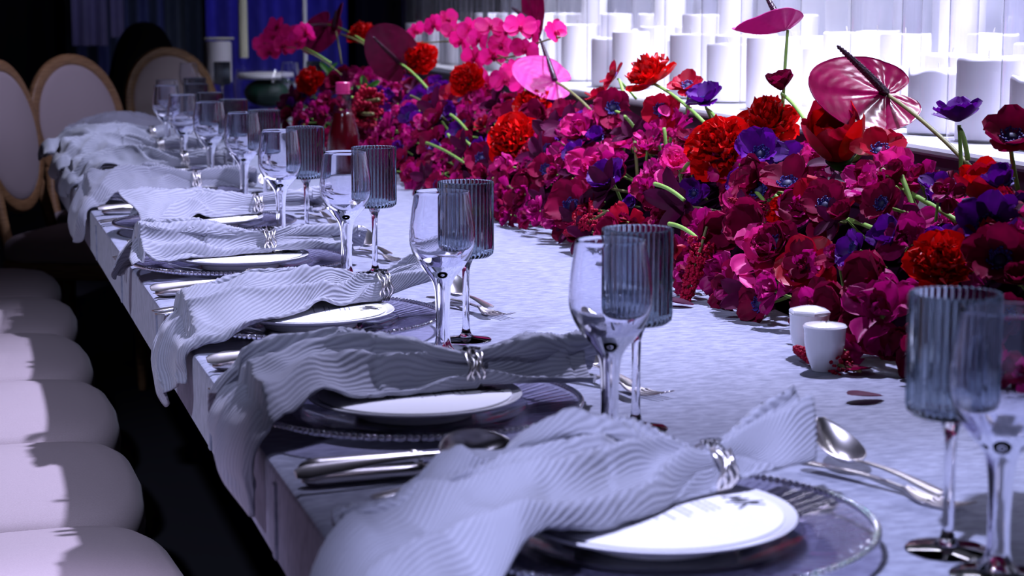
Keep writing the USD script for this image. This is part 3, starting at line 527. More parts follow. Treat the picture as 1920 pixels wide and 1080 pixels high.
SHORT = stem_mesh((0, 0, -0.004), (0.004, 0.002, -0.03), (0.012, 0.004, -0.06), 0.0022)

def peony(nm, seed, guard, inner, R, dome, full=True):
    k = kind_of(nm); r = random.Random(seed)
    for i in range(guard):
        put_petals(k, [rot(petal(R * 1.05, R * 1.0, r.uniform(-0.25, 0.15), r.uniform(0.5, 1.2), 0.35, 0.05, 2, i, 0.6, 0.7), i * 2 * PI / guard + r.uniform(-0.2, 0.2), (0, 0, -0.006))], 'red')
    for i in range(inner):
        f = (i + 0.5) / inner; a = i * 2.399963; rad = R * 0.62 * math.sqrt(f); L = R * r.uniform(0.36, 0.62)
        el = 1.45 - 1.0 * f + r.uniform(-0.2, 0.2)
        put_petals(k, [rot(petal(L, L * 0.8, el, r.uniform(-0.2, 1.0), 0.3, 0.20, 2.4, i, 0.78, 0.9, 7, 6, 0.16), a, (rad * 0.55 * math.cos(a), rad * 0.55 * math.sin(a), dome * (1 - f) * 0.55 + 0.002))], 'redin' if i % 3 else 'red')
    obj('calyx', trimesh.creation.icosphere(2, R * 0.2), 'stem', k, True)
peony('peony_full', 1, 8, 76, 0.056, 0.038); peony('peony_open', 2, 7, 56, 0.054, 0.024)
k = kind_of('peony_bud'); r = random.Random(8)
for i in range(9):
    q = 0.9 - 0.05 * i
    put_petals(k, [rot(petal(0.062 + 0.002 * i, 0.058, 1.15 - 0.06 * i, 0.55 + 0.05 * i, 0.55, 0.03, 2, i, 0.55, 0.6, 9, 9), i * 2.4, (0.010 * math.cos(i * 2.4), 0.010 * math.sin(i * 2.4), 0))], 'red' if i % 2 else 'crim')
obj('calyx', lathe([(0.0003, -0.014), (0.010, -0.010), (0.018, 0.002), (0.014, 0.006), (0.0003, 0.004)], 20), 'green', k, True)

def anemone(nm, mat, seed, n=8, R=0.036, openn=0.25, eye=True):
    k = kind_of(nm); r = random.Random(seed)
    for i in range(n):
        lay = i % 2
        put_petals(k, [rot(petal(R * r.uniform(0.9, 1.1), R * 0.85, openn + 0.25 * lay + r.uniform(-0.12, 0.12), r.uniform(-0.1, 0.7), 0.28, 0.06, 2, i + seed, 0.62, 0.6), i * 2 * PI / n + r.uniform(-0.15, 0.15), (0.003, 0, 0))], mat)
    if eye:
        obj('collar', lathe([(0.0045, 0.0035), (0.009, 0.0045), (0.0105, 0.004), (0.0045, 0.0025)], 18), 'collar', k, True)
        d = trimesh.creation.icosphere(2, 0.0062); d.vertices *= [1, 1, 0.75]; d.apply_translation([0, 0, 0.005]); obj('eye', d, 'eye', k, True)
        st = []
        for j in range(34):
            a = j * 2.4; rr_ = 0.0085 + 0.003 * (j % 3) / 2; st.append(tube(np.array([[0.004 * math.cos(a), 0.004 * math.sin(a), 0.004], [rr_ * math.cos(a), rr_ * math.sin(a), 0.0085]]), 0.00045, 4)); b = trimesh.creation.icosphere(0, 0.0013); b.apply_translation([rr_ * math.cos(a), rr_ * math.sin(a), 0.0088]); st.append(b)
        obj('stamens', cat_(*st), 'stamen', k, False, kind='stuff')
    obj('stem', SHORT, 'stem', k, True)
anemone('anemone_burgundy', 'burg', 3); anemone('anemone_purple', 'purple', 5, 9, 0.036, 0.35); anemone('anemone_crimson', 'crim', 9, 7, 0.036, 0.2)
anemone('anemone_wild', 'burg', 12, 10, 0.042, 0.7, False); anemone('anemone_violet', 'purple', 15, 7, 0.03, 0.8)

def ruffle(nm, mats, seed, n, R, spread, ruf=0.14):
    k = kind_of(nm); r = random.Random(seed)
    for i in range(n):
        f = (i + 0.5) / n; a = i * 2.399963 + r.uniform(-0.3, 0.3); L = R * (0.55 + 0.5 * f) * r.uniform(0.85, 1.15)
        put_petals(k, [rot(petal(L, L * 0.95, 1.45 - spread * f + r.uniform(-0.2, 0.2), r.uniform(-0.4, 0.8), 0.3, ruf, 2.2, i + seed, 0.65, 0.8, 8, 7), a, (R * 0.16 * f * math.cos(a), R * 0.16 * f * math.sin(a), -0.2 * R * f))], mats[i % len(mats)])
    obj('stem', SHORT, 'stem', k, True)
ruffle('ruffled_magenta', ['magenta'], 4, 12, 0.036, 1.5, 0.18); ruffle('ruffled_pink', ['pink', 'magenta'], 6, 13, 0.038, 1.5, 0.16); ruffle('garden_rose', ['pink'], 9, 18, 0.040, 1.25, 0.07)
ruffle('ruffled_wine', ['burg', 'magenta'], 14, 11, 0.036, 1.6, 0.15); ruffle('ruffled_crimson', ['crim', 'burg'], 17, 12, 0.036, 1.5, 0.15)
k = kind_of('pea_cluster'); r = random.Random(31)       # a short spike of small sweet-pea blossoms
for i in range(16):
    a = i * 2.4; h = r.uniform(-0.008, 0.022); rad = 0.022 * r.uniform(0.3, 1)
    put_petals(k, [rot(petal(0.019, 0.022, r.uniform(0.3, 1.2), r.uniform(-0.3, 0.9), 0.3, 0.15, 2, i, 0.6, 0.7, 6, 5), a + r.uniform(-0.5, 0.5), (rad * math.cos(a), rad * math.sin(a), h))], 'magenta' if i % 3 else 'pink')
obj('stem', SHORT, 'stem', k, True)
for nm, mt, sd in (('dark_leaf_sprig', 'leaf', 3), ('green_leaf_sprig', 'green', 6)):
    k = kind_of(nm); r = random.Random(sd)
    for i in range(5):
        put_petals(k, [rot(petal(r.uniform(0.045, 0.06), 0.024, r.uniform(0.1, 0.9), r.uniform(-0.7, 0.2), 0.3, 0.06, 2, i, 0.4, 0.05, 6, 8), i * 2.4, (0, 0, 0))], mt, 'leaf')
    obj('stem', SHORT, 'olive', k, True)

def orchid_parts(parent, mat4, seed):
    r = random.Random(seed)
    lip = cat_(petal(0.016, 0.013, 0.3, 1.0, 0.7, 0.1, 2, seed, 0.5, 0.4), rot(petal(0.011, 0.009, 0.9, 0.5, 0.5), 1.1), rot(petal(0.011, 0.009, 0.9, 0.5, 0.5), -1.1), T(trimesh.creation.icosphere(2, 0.0042), xf((0, 0, 0.006))))
    b = obj('blossom', T(rot(lip, -PI / 2), mat4), 'lip', parent, True)
    for a, L, W in ((PI / 2, 0.031, 0.021), (-PI / 2 + 0.95, 0.030, 0.020), (-PI / 2 - 0.95, 0.030, 0.020)):
        obj('sepal', T(rot(petal(L, W, r.uniform(-0.1, 0.15), r.uniform(-0.3, 0.5), 0.2, 0.02, 1, seed, 0.55, 0.4, 7, 8), a), mat4), 'orchid', b, True)
    for a in (0.28, PI - 0.28):
        obj('petal', T(rot(petal(0.036, 0.040, r.uniform(0.0, 0.25), r.uniform(-0.2, 0.5), 0.12, 0.04, 1.5, seed, 0.62, 0.8, 9, 9), a, (0, 0, 0.0015)), mat4), 'orchid', b, True)

k = kind_of('amaranth_tassel')
def tassel(L, r0, bend, seed, n=420):
    r = np.random.default_rng(seed); t = r.uniform(0, 1, n) ** 0.8; a = r.uniform(0, 2 * PI, n); lump = 0.75 + 0.5 * fbm(np.c_[t * 9, a, 0 * t], 2, seed)
    R = r0 * (1 - 0.75 * t) * lump * np.sqrt(r.uniform(0.55, 1, n)); c = np.stack([L * t + R * 0, R * np.cos(a) + bend * t ** 2, R * np.sin(a)], -1)
    s = r.uniform(0.0016, 0.0032, n); b = trimesh.creation.icosphere(0, 1.0)
    V = (c[:, None] + b.vertices[None] * s[:, None, None]).reshape(-1, 3); F = (b.faces[None] + (np.arange(n) * len(b.vertices))[:, None, None]).reshape(-1, 3)
    return trimesh.Trimesh(V, F, process=False)
obj('seed_heads', tassel(0.095, 0.017, 0.012, 5), 'amar', k, True, kind='stuff')
obj('stem', tube(np.array([[-0.02, 0, 0], [0.03, 0.002, 0], [0.085, 0.010, 0]]), 0.0022, 6), 'olive', k, True)

# ------------------------------------------------------------------ the flower runner
BAS = np.stack([RIGHT, UPV, -FWD], 1)            # right, up, towards the photographer
FC = {}
def flower(kind, px, py, n, label, face=(-0.3, 0.5, 0.8), s=1.0, stem=None, cat='flower', group=None, spin=None, green='stem', sr=0.0028):
    """A flower whose heart stands where the pixel's ray meets the plane x = n. stem: (px, py, n) of the far end of a long visible stem."""
    p = at_x(px, py, n); d = BAS @ np.array(face, float); FC[kind] = FC.get(kind, 0) + 1
    nm = {'peony_full': 'peony', 'peony_open': 'peony'}.get(kind, kind)
    m4 = frame(p, d, spin if spin is not None else FC[kind] * 1.9, s)
    if stem is None: return thing(nm, label, cat, m4, group, ref=KP + kind)
    t = thing(nm, label, cat, m4, group)
    fl = UsdGeom.Xform.Define(stage, str(t.GetPath()) + '/bloom').GetPrim(); fl.GetReferences().AddInternalReference(KP + kind); fl.SetInstanceable(True)
    q = at_x(*stem); inv = np.linalg.inv(m4); mid = (p + q) / 2 + np.array([0, 0, 0.012])
    L = lambda w: (inv @ np.r_[w, 1])[:3]
    obj('long_stem', tube(bez(L(p - d / np.linalg.norm(d) * 0.008 * s), L(mid), L(q), 14), np.linspace(sr, sr * 1.25, 14) / s, 8), green, t, True)
    return t

A0, A1 = 1.12, 1.2
HERO = [
 ('peony_full', 1355, 285, 1.14, 'large full red peony facing the table at the middle of the runner', (-0.35, 0.45, 0.85), 1.12, (1470, 385, 1.15)),
 ('peony_full', 968, 268, 1.10, 'large red peony with dark heart left of the middle of the runner', (-0.35, 0.25, 0.9), 1.15, (1085, 330, 1.14)),
 ('peony_open', 1442, 238, 1.24, 'full red peony behind the largest peony', (-0.1, 0.75, 0.7), 1.05, None),
 ('peony_open', 1222, 150, 1.24, 'red peony seen from the side on a tall curved stem', (-0.45, 0.85, 0.25), 1.0, (1325, 235, 1.22)),
 ('peony_bud', 1575, 300, 1.20, 'half opened glossy red peony under the wine anthurium', (-0.25, 0.8, 0.55), 1.15, (1795, 415, 1.20)),
 ('peony_open', 1765, 500, 1.06, 'red peony low at the right end behind the smoked glass', (-0.2, 0.45, 0.9), 0.82, None),
 ('peony_open', 583, 152, 1.10, 'small red peony above the juice bottle at the far end', (-0.3, 0.2, 0.9), 0.95, None),
 ('peony_full', 680, 70, 1.25, 'red peony at the top of the far end of the runner', (-0.2, 0.7, 0.6), 0.95, None),
 ('peony_open', 790, 112, 1.26, 'red peony under the first orchid spray', (-0.1, 0.3, 0.9), 1.0, None),
 ('peony_open', 877, 152, 1.20, 'red peony half hidden below the hanging orchids', (-0.3, 0.3, 0.9), 0.9, None),
 ('peony_open', 1000, 200, 1.20, 'red peony just behind the dark hearted peony', (-0.3, 0.6, 0.7), 0.9, None),
 ('peony_open', 1475, 400, 1.10, 'small red bloom low between burgundy anemones', (-0.3, 0.5, 0.8), 0.55, None),
 ('anemone_burgundy', 1478, 352, 1.12, 'burgundy anemone with pale ringed blue eye right of the largest peony', (-0.25, 0.75, 0.6), 1.25, None),
 ('anemone_purple', 1427, 293, 1.16, 'purple anemone with blue eye between two red peonies', (-0.2, 0.5, 0.85), 1.2, None),
 ('anemone_burgundy', 1150, 205, 1.22, 'burgundy anemone with blue eye left of the side-on peony', (-0.15, 0.25, 0.95), 1.25, (1190, 240, 1.2)),
 ('anemone_crimson', 1125, 185, 1.24, 'crimson anemone tipped open to the ceiling near the plinth', (-0.3, 0.95, 0.1), 1.0, None),
 ('anemone_crimson', 1155, 145, 1.26, 'crimson anemone seen from behind above the plinth edge', (-0.8, 0.55, 0.2), 1.0, (1175, 195, 1.24)),
 ('anemone_purple', 1798, 228, 1.26, 'purple anemone in profile with blue crown at the right', (-0.1, 0.97, 0.2), 1.15, (1815, 300, 1.26)),
 ('anemone_burgundy', 1895, 265, 1.24, 'burgundy anemone cut by the right edge of the photo', (-0.1, 0.7, 0.7), 1.25, None),
 ('anemone_purple', 1858, 430, 1.14, 'dark purple anemone with large blue eye above the smoked glass', (-0.5, 0.5, 0.7), 1.35, None),
 ('anemone_burgundy', 1075, 390, 1.05, 'dark burgundy anemone facing out at the foot of the runner', (-0.45, 0.15, 0.9), 1.45, None),
 ('anemone_crimson', 1512, 505, 1.06, 'open crimson anemone with blue eye low at the front', (-0.4, 0.45, 0.8), 1.35, None),
 ('anemone_purple', 1322, 195, 1.26, 'purple anemone with red petals standing against the fascia', (-0.3, 0.85, 0.4), 1.15, (1365, 260, 1.24)),
 ('anemone_purple', 1145, 335, 1.10, 'blue purple anemone below the pink blossoms at the centre', (-0.5, 0.5, 0.7), 1.1, None),
 ('anemone_wild', 1465, 170, 1.25, 'dark plum bloom on the stem under the folded anthurium', (-0.2, 0.85, 0.4), 0.8, (1520, 245, 1.23)),
 ('anemone_purple', 790, 235, 1.12, 'violet blue anemone at the left of the runner', (-0.4, 0.4, 0.8), 1.15, None),
 ('anemone_violet', 1640, 250, 1.26, 'violet bloom behind the stem of the wine anthurium', (0.1, 0.6, 0.8), 1.5, None),
 ('anemone_crimson', 1650, 290, 1.22, 'crimson anemone beside the half opened peony', (-0.1, 0.7, 0.7), 1.2, None),
 ('anemone_violet', 1690, 455, 1.10, 'dark purple bloom at the end of a bare stem', (-0.6, 0.5, 0.5), 1.3, (1565, 408, 1.12)),
 ('anemone_wild', 1370, 430, 1.07, 'very dark plum bloom hanging below the largest peony', (-0.4, 0.0, 0.9), 1.2, None),
 ('anemone_crimson', 1290, 165, 1.27, 'crimson petalled anemone beside the side-on peony', (-0.2, 0.7, 0.6), 1.0, None),
 ('anemone_crimson', 1240, 205, 1.22, 'crimson bloom hanging under the side-on peony', (-0.3, -0.1, 0.9), 1.1, None),
 ('garden_rose', 1435, 478, 1.04, 'bright pink ruffled rose at the front above the white shakers', (-0.35, 0.6, 0.75), 1.25, None),
 ('garden_rose', 1272, 310, 1.10, 'bright pink rose left of the largest peony', (-0.3, 0.6, 0.7), 1.0, None),
 ('ruffled_pink', 1090, 250, 1.16, 'pink ruffled blossoms below the pale anthurium', (-0.3, 0.5, 0.8), 1.35, None),
 ('ruffled_pink', 1110, 320, 1.10, 'pink ruffled blossom right of the dark hearted peony', (-0.3, 0.4, 0.85), 1.4, None),
 ('ruffled_magenta', 1060, 300, 1.12, 'magenta ruffled blossom touching the dark hearted peony', (-0.3, 0.4, 0.85), 1.1, None),
 ('ruffled_magenta', 1655, 585, 1.02, 'large magenta bloom beside the smoked glass above the shakers', (-0.3, 0.55, 0.8), 1.35, (1540, 640, 1.02)),
 ('ruffled_magenta', 1700, 420, 1.16, 'magenta ruffled blossom below the bare stems', (-0.2, 0.7, 0.7), 1.1, None),
 ('peony_bud', 1848, 375, 1.22, 'closed pink tulip-like bloom at the right', (-0.3, 0.85, 0.4), 0.7, None),
 ('ruffled_wine', 1580, 660, 0.995, 'wine purple petals drooping over the white shakers', (-0.5, -0.3, 0.8), 1.0, None),
 ('ruffled_crimson', 1540, 390, 1.12, 'crimson ruffled bloom with a bare stem crossing it', (-0.2, 0.5, 0.85), 1.25, None),
 ('garden_rose', 1400, 395, 1.09, 'pink rose half hidden under purple anemones', (-0.2, 0.3, 0.9), 0.8, None),
]
for h in HERO: flower(h[0], h[1], h[2], h[3], h[4], h[5], h[6], h[7])

def heart(L, W, seed, cup=0.12, fold=0.0, wave=0.05, nr=22, na=64):
    a = np.linspace(-PI, PI, na + 1)[:-1][:, None]; r = np.linspace(0.0, 1, nr)[None]
    rad = 0.62 + 0.20 * np.cos(a) + 0.18 * np.clip(np.cos(a), 0, 1) ** 6 - 0.34 * np.exp(-((np.abs(a) - PI) / 0.32) ** 2) + 0.05 * np.cos(2 * a)
    x = rad * r * np.cos(a) * L * 0.78 + 0.0; y = rad * r * np.sin(a) * W * 0.86
    R = np.hypot(x / L, y / W); ve = np.abs(np.sin(a * 5.0)) ** 0.6
    z = L * (cup * R ** 2 * 1.2 + wave * R ** 2 * np.sin(3 * a + seed) - 0.016 * (1 - ve) * np.sin(PI * np.clip(R * 1.1, 0, 1)) + 0.0035 * np.sin(R * 55 + 3 * np.sin(a * 9)) * R) + fold * np.abs(y)
    P = np.stack([x, y, z], -1); m = grid(P, True)
    N = meshkit.arrays(m, True)[2]; V = np.vstack([m.vertices + N * 0.0006, m.vertices - N * 0.0006]); k = len(m.vertices)
    o = np.arange(na) * nr + nr - 1; q = np.roll(o, -1)
    return trimesh.Trimesh(V, np.vstack([m.faces, m.faces[:, ::-1] + k, np.stack([o, o + k, q + k], 1), np.stack([o, q + k, q], 1)]), process=False)
def anthurium(label, root, n, tip, normal, L, W, spad, stem, mat, cup=0.12, fold=0.0, seed=1, sr=0.0034, smat='olive', sbend=(0, 0, 0.02)):
    """root: pixel of the point where the spadix grows; tip, normal: directions in the camera's right/up/back; spad: pixel and plane of the spadix tip; stem: end pixel and plane."""
    p = at_x(root[0], root[1], n); X = BAS @ np.array(tip, float); X /= np.linalg.norm(X); Z = BAS @ np.array(normal, float); Z -= X * (X @ Z); Z /= np.linalg.norm(Z)
    m4 = np.eye(4); m4[:3, 0], m4[:3, 1], m4[:3, 2], m4[:3, 3] = X, np.cross(Z, X), Z, p
    inv = np.linalg.inv(m4); Lc = lambda w: (inv @ np.r_[w, 1])[:3]
    t = thing('anthurium', label, 'flower', m4, 'anthuriums over the runner')
    obj('spathe', heart(L, W, seed, cup, fold), mat, t, True)
    q = Lc(at_x(*spad)); r = np.random.default_rng(seed)
    c = bez((0.0, 0, 0.002), q * 0.5 + np.array([0, 0, 0.004]), q, 20); rr = 0.0062 * np.sqrt(np.clip(1 - np.linspace(0, 1, 20) ** 4 * 0.85, 0.05, 1)) * np.linspace(1.0, 0.62, 20)
    sp = obj('spadix', tube(c, rr, 14), 'spadix', t, True, label='dark purple spadix')
    tg = np.gradient(c, axis=0); tg /= np.linalg.norm(tg, axis=1, keepdims=True); bb = trimesh.creation.icosphere(0, 0.0011); bm = []
    for i in range(19):
        for j in range(9):
            fr = frame(c[i], tg[i], (j + 0.5 * (i % 2)) * 2 * PI / 9); bm.append(T(bb, fr @ xf((rr[i] * 0.98, 0, 0.002))))
    obj('florets', cat_(*bm), 'spadix', sp, True, kind='stuff')
    e = Lc(at_x(*stem)); obj('stem', tube(bez((-0.004, 0, -0.002), e * 0.5 + np.array(inv[:3, :3] @ np.array(sbend)), e, 16), np.linspace(sr * 0.8, sr, 16), 9), smat, t, True)
anthurium('large glossy wine red anthurium with dark spadix standing over the plinth edge', (1660, 176), 1.27, (-0.92, -0.08, 0.35), (-0.30, 0.40, 0.87), 0.158, 0.128, (1570, 86, 1.18), (1875, 375, 1.27), 'spathe', 0.10, 0, 2)
anthurium('pale pink anthurium with thick dark spadix right of the orchids', (1040, 152), 1.25, (-0.95, 0.25, 0.2), (0.0, 0.55, 0.8), 0.120, 0.11, (1012, 72, 1.24), (1140, 245, 1.25), 'spathepink', 0.05, 0, 5)
anthurium('folded pink anthurium in profile on a tall dark stem', (1472, 56), 1.28, (-0.9, -0.3, 0.25), (-0.3, 0.95, -0.1), 0.10, 0.085, (1436, -8, 1.27), (1466, 250, 1.25), 'spathepink', 0.30, 0.35, 3, 0.0030, 'stem', (0, 0, 0))
anthurium('upright red anthurium cut by the top of the photo', (1002, 42), 1.27, (0.0, 0.98, 0.15), (-0.75, 0.1, 0.65), 0.13, 0.075, (960, 14, 1.22), (1010, 150, 1.27), 'spathe', 0.12, 0, 7)
anthurium('dark burgundy anthurium with violet spadix at the left of the runner', (748, 117), 1.20, (-0.55, 0.75, 0.2), (-0.3, 0.1, 0.95), 0.15, 0.14, (700, 70, 1.10), (818, 188, 1.20), 'spathedark', 0.05, 0, 9, 0.004, 'stem')
anthurium('dark anthurium with level violet spadix at the far end of the runner', (612, 47), 1.22, (-0.5, -0.8, 0.2), (-0.3, 0.3, 0.9), 0.15, 0.13, (565, 48, 1.10), (692, 85, 1.22), 'spathedark', 0.08, 0, 11, 0.004, 'stem')
anthurium('slender dark pink anthurium beside the far anthurium', (628, 50), 1.20, (0.35, 0.9, 0.1), (-0.8, 0.2, 0.5), 0.10, 0.05, (630, 20, 1.2), (640, 120, 1.2), 'spathe', 0.1, 0, 4)

def orchid_spray(label, blooms, stems, n, sc=1.0):
    t = thing('orchid_spray', label, 'orchid', np.eye(4), 'orchid sprays'); r = random.Random(len(blooms) * 7)
    P = [at_x(x, y, n) for x, y in stems]; obj('stem', tube(smoothline(P, 26), 0.0019, 7), 'olive', t, True)
    for i, (x, y) in enumerate(blooms):
        p = at_x(x, y, n - 0.02 + r.uniform(-0.035, 0.03)); d = BAS @ np.array([r.uniform(-1.0, 0.7), r.uniform(-0.5, 0.5), 0.9])
        orchid_parts(t, frame(p, d, 0, sc * r.uniform(0.9, 1.08)) @ xf(rz=r.uniform(-0.6, 0.6)), i)
def near_stem(blooms): return blooms
orchid_spray('first hot pink orchid spray arching in front of the candles', [(778, 58), (815, 48), (850, 60), (838, 38), (880, 55), (866, 78), (900, 75), (918, 52), (925, 105), (890, 110), (893, 148), (915, 160)], [(735, 75), (780, 80), (850, 78), (900, 95), (950, 110), (985, 170), (1000, 240)], 1.26)
orchid_spray('second hot pink orchid spray reaching the pale anthurium', [(950, 60), (975, 52), (985, 92), (940, 85), (1000, 62), (1040, 62), (965, 135), (945, 150), (985, 155), (1010, 165)], [(1050, 70), (1010, 80), (965, 105), (930, 112), (1000, 160), (1060, 240)], 1.24)
orchid_spray('blurred pink orchid spray at the far left end of the runner', [(497, 82), (515, 68), (530, 85), (545, 66), (522, 52), (560, 78), (575, 62), (505, 98)], [(490, 95), (520, 88), (556, 90), (600, 110), (640, 140)], 1.06, 1.25)

for i, (a, b, n, lab, s) in enumerate([((1318, 452), (1290, 558), 1.02, 'crimson amaranth tassel hanging to the table at the centre', 1.1), ((1590, 690), (1492, 728), 0.965, 'crimson amaranth tassel lying in front of the white shakers', 0.95), ((1125, 405), (1068, 440), 1.03, 'crimson amaranth tassel at the foot of the runner left of centre', 1.1), ((700, 190), (575, 225), 1.08, 'dark amaranth mass behind the juice bottle', 2.6), ((690, 215), (540, 230), 1.05, 'dark amaranth trailing to the table at the far end', 2.4), ((1440, 395), (1400, 385), 1.08, 'small crimson amaranth tip among purple anemones', 0.6)]):
    p, q = at_x(*a, n), at_x(*b, n - 0.03)
    if i in (0, 1, 2): q[2] = max(q[2], TOP + 0.012)
    X = q - p; X /= np.linalg.norm(X); Z = np.cross(X, [0.3, 1, 0.2]); Z /= np.linalg.norm(Z); m4 = np.eye(4); m4[:3, 0], m4[:3, 1], m4[:3, 2], m4[:3, 3] = X * s, np.cross(Z, X) * s, Z * s, p
    thing('amaranth_tassel', lab, 'amaranth', m4, 'amaranth tassels', ref=KP + 'amaranth_tassel')

# loose stems that cross the runner, each the stem of a bloom hidden in the mass
for i, (a, b, n) in enumerate([((1655, 318), (1712, 432), 1.17), ((1690, 330), (1722, 425), 1.19), ((1700, 360), (1725, 410), 1.2), ((660, 182), (705, 225), 1.08), ((770, 180), (808, 205), 1.13), ((840, 252), (868, 300), 1.1), ((858, 255), (900, 290), 1.1), ((800, 268), (870, 305), 1.05), ((925, 335), (985, 372), 1.04), ((845, 215), (880, 250), 1.12), ((1228, 345), (1282, 375), 1.05), ((1255, 420), (1305, 445), 1.03), ((1190, 265), (1195, 330), 1.18), ((1245, 240), (1250, 290), 1.2), ((560, 85), (620, 118), 1.1), ((1390, 340), (1435, 380), 1.1), ((640, 65), (690, 88), 1.2), ((1275, 330), (1300, 300), 1.1)]):
    p, q = at_x(*a, n), at_x(*b, n); t = thing('cut_stem', 'loose pale green stem crossing the flower runner', 'stem', xf(p), 'loose green stems in the runner')
    d = q - p; obj('stalk', tube(bez((0, 0, 0), d * 0.5 + np.array([0, 0, 0.008]), d, 10), np.linspace(0.0036, 0.0030, 10), 8), 'stem' if i % 4 else 'olive', t, True)

# the packed mass: blooms of a few kinds over a dark trough
def back_x(y): return PA[0] + (y - PA[1]) * PD[0] / PD[1] - 0.05
def bed(y, s):
    xf_ = 1.035 + 0.02 * math.sin(y * 5.1) - 0.03 * min(1, max(0, (3.2 - y) / 1.2)) * 0; xb = min(back_x(y), 1.50)
    return np.array([xf_ + (xb - xf_) * s ** 1.25, y, TOP + 0.012 + (0.172 * math.sin(PI / 2 * min(1, s / 0.55)) ** 0.85) * (1 - (0.86 if 2.0 < y < 3.0 else 0.62 if y < 4.6 else 0.25) * max(0, (s - 0.55) / 0.45) ** 1.3)])
Y0, Y1 = 1.45, 6.25
tr = []
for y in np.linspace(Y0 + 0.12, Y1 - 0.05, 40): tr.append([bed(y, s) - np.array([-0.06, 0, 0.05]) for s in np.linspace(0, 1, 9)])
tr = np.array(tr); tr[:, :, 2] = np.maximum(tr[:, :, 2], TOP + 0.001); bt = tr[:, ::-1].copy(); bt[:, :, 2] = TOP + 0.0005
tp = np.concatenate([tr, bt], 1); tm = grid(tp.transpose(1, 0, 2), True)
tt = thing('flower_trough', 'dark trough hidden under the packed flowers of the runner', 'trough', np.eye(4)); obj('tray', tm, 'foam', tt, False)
KW = [('ruffled_magenta', 13), ('ruffled_wine', 13), ('anemone_burgundy', 14), ('anemone_purple', 13), ('anemone_wild', 10), ('pea_cluster', 9), ('ruffled_pink', 7), ('ruffled_crimson', 7), ('dark_leaf_sprig', 13), ('anemone_violet', 9), ('green_leaf_sprig', 2)]
FL = {'ruffled_magenta': ('magenta ruffled blossom', 'flower'), 'ruffled_wine': ('wine red ruffled blossom', 'flower'), 'anemone_burgundy': ('burgundy blue-eyed anemone', 'flower'), 'anemone_purple': ('purple blue-eyed anemone', 'flower'), 'anemone_wild': ('dark plum eyeless bloom', 'flower'), 'pea_cluster': ('small magenta sweet-pea cluster', 'flower'),
      'ruffled_pink': ('pink ruffled blossom', 'flower'), 'ruffled_crimson': ('crimson ruffled blossom', 'flower'), 'dark_leaf_sprig': ('sprig of plum leaves', 'foliage'), 'anemone_violet': ('small closed violet bloom', 'flower'), 'green_leaf_sprig': ('small green leaf sprig', 'foliage')}
rf = random.Random(99); pool = [n for n, w in KW for _ in range(w)]; cnt = {}
y = Y0
while y < Y1:
    step = 0.060 if y < 4.5 else 0.075
    for j in range(9):
        s = (j + rf.uniform(0.1, 0.9)) / 9
        if s > 0.6 and 2.0 < y < 2.95 and rf.random() < 0.8: continue
        if (s > 0.86 and rf.random() < 0.35) or (y < 4.4 and rf.random() < 0.08): continue
        p = bed(y + rf.uniform(-0.03, 0.03), s); kd = rf.choice(pool)
        if s < 0.2 and kd in ('ruffled_pink', 'anemone_purple'): kd = 'ruffled_wine'
        if y < 4 and kd == 'green_leaf_sprig': kd = 'dark_leaf_sprig'
        cnt[kd] = cnt.get(kd, 0) + 1
        sl = max(0.0, 1 - s * 1.25); nrm = np.array([-0.25 - 0.75 * sl + rf.uniform(-0.45, 0.45), -0.45 + rf.uniform(-0.45, 0.45), 0.95 - 0.65 * sl + rf.uniform(-0.25, 0.2)])
        sc = rf.choice([0.62, 0.75, 0.85, 0.95, 1.05, 1.25]) * rf.uniform(0.94, 1.06); p = p + np.array([0, 0, rf.uniform(-0.026, 0.018)]); p[2] = max(p[2], TOP + 0.022)
        l, c = FL[kd]; hz = 'at the foot of' if s < 0.3 else 'on the face of' if s < 0.65 else 'on the crest of'
        zn = next(w for q_, w in ((5.2, 'by the juice bottle'), (4.4, 'below the orchid sprays'), (3.5, 'around the dark hearted peony'), (2.9, 'around the largest peony'), (2.35, 'above the white shakers'), (0, 'behind the nearest smoked glass')) if y >= q_)
        l = f'{l} {hz} the runner {zn}'; thing(kd, l, c, frame(p, nrm, rf.uniform(0, 6.28), sc), 'packed: ' + l, ref=KP + kd)
    y += step
y = Y0
while y < 5.6:                                  # the skirt of dark petals that leans on the cloth
    kd = rf.choice(['ruffled_wine', 'dark_leaf_sprig', 'anemone_burgundy', 'ruffled_wine', 'anemone_wild', 'ruffled_magenta']); p = np.array([1.02 + rf.uniform(-0.01, 0.03), y, TOP + rf.uniform(0.026, 0.05)])
    zn = next(w for q_, w in ((5.2, 'by the juice bottle'), (4.4, 'below the orchid sprays'), (3.5, 'around the dark hearted peony'), (2.9, 'around the largest peony'), (2.35, 'above the white shakers'), (0, 'behind the nearest smoked glass')) if y >= q_)
    l = f'{FL[kd][0]} lying on the cloth {zn}'; thing(kd, l, FL[kd][1], frame(p, (-1.0, -0.4 + rf.uniform(-0.4, 0.4), 0.35 + rf.uniform(-0.2, 0.2)), rf.uniform(0, 6.28), rf.uniform(0.75, 1.0)), 'packed: ' + l, ref=KP + kd); y += rf.uniform(0.055, 0.085)
# petals dropped on the cloth in front of the runner
for i, (px, py) in enumerate([(960, 370), (985, 385), (890, 340), (1000, 420), (1062, 415), (1300, 572), (800, 310), (1655, 742), (1630, 690)]):
    p = at(px, py, TOP + 0.004); obj('loose_petal', T(petal(0.045, 0.03, 0.05, 0.15, 0.25, 0.05, 2, i), xf(p, rf.uniform(2.2, 4.0))), 'leaf' if i % 2 else 'burg', None, True, None, 'wilted dark petal lying on the cloth at the foot of the runner', 'petal', 'petals on the cloth')

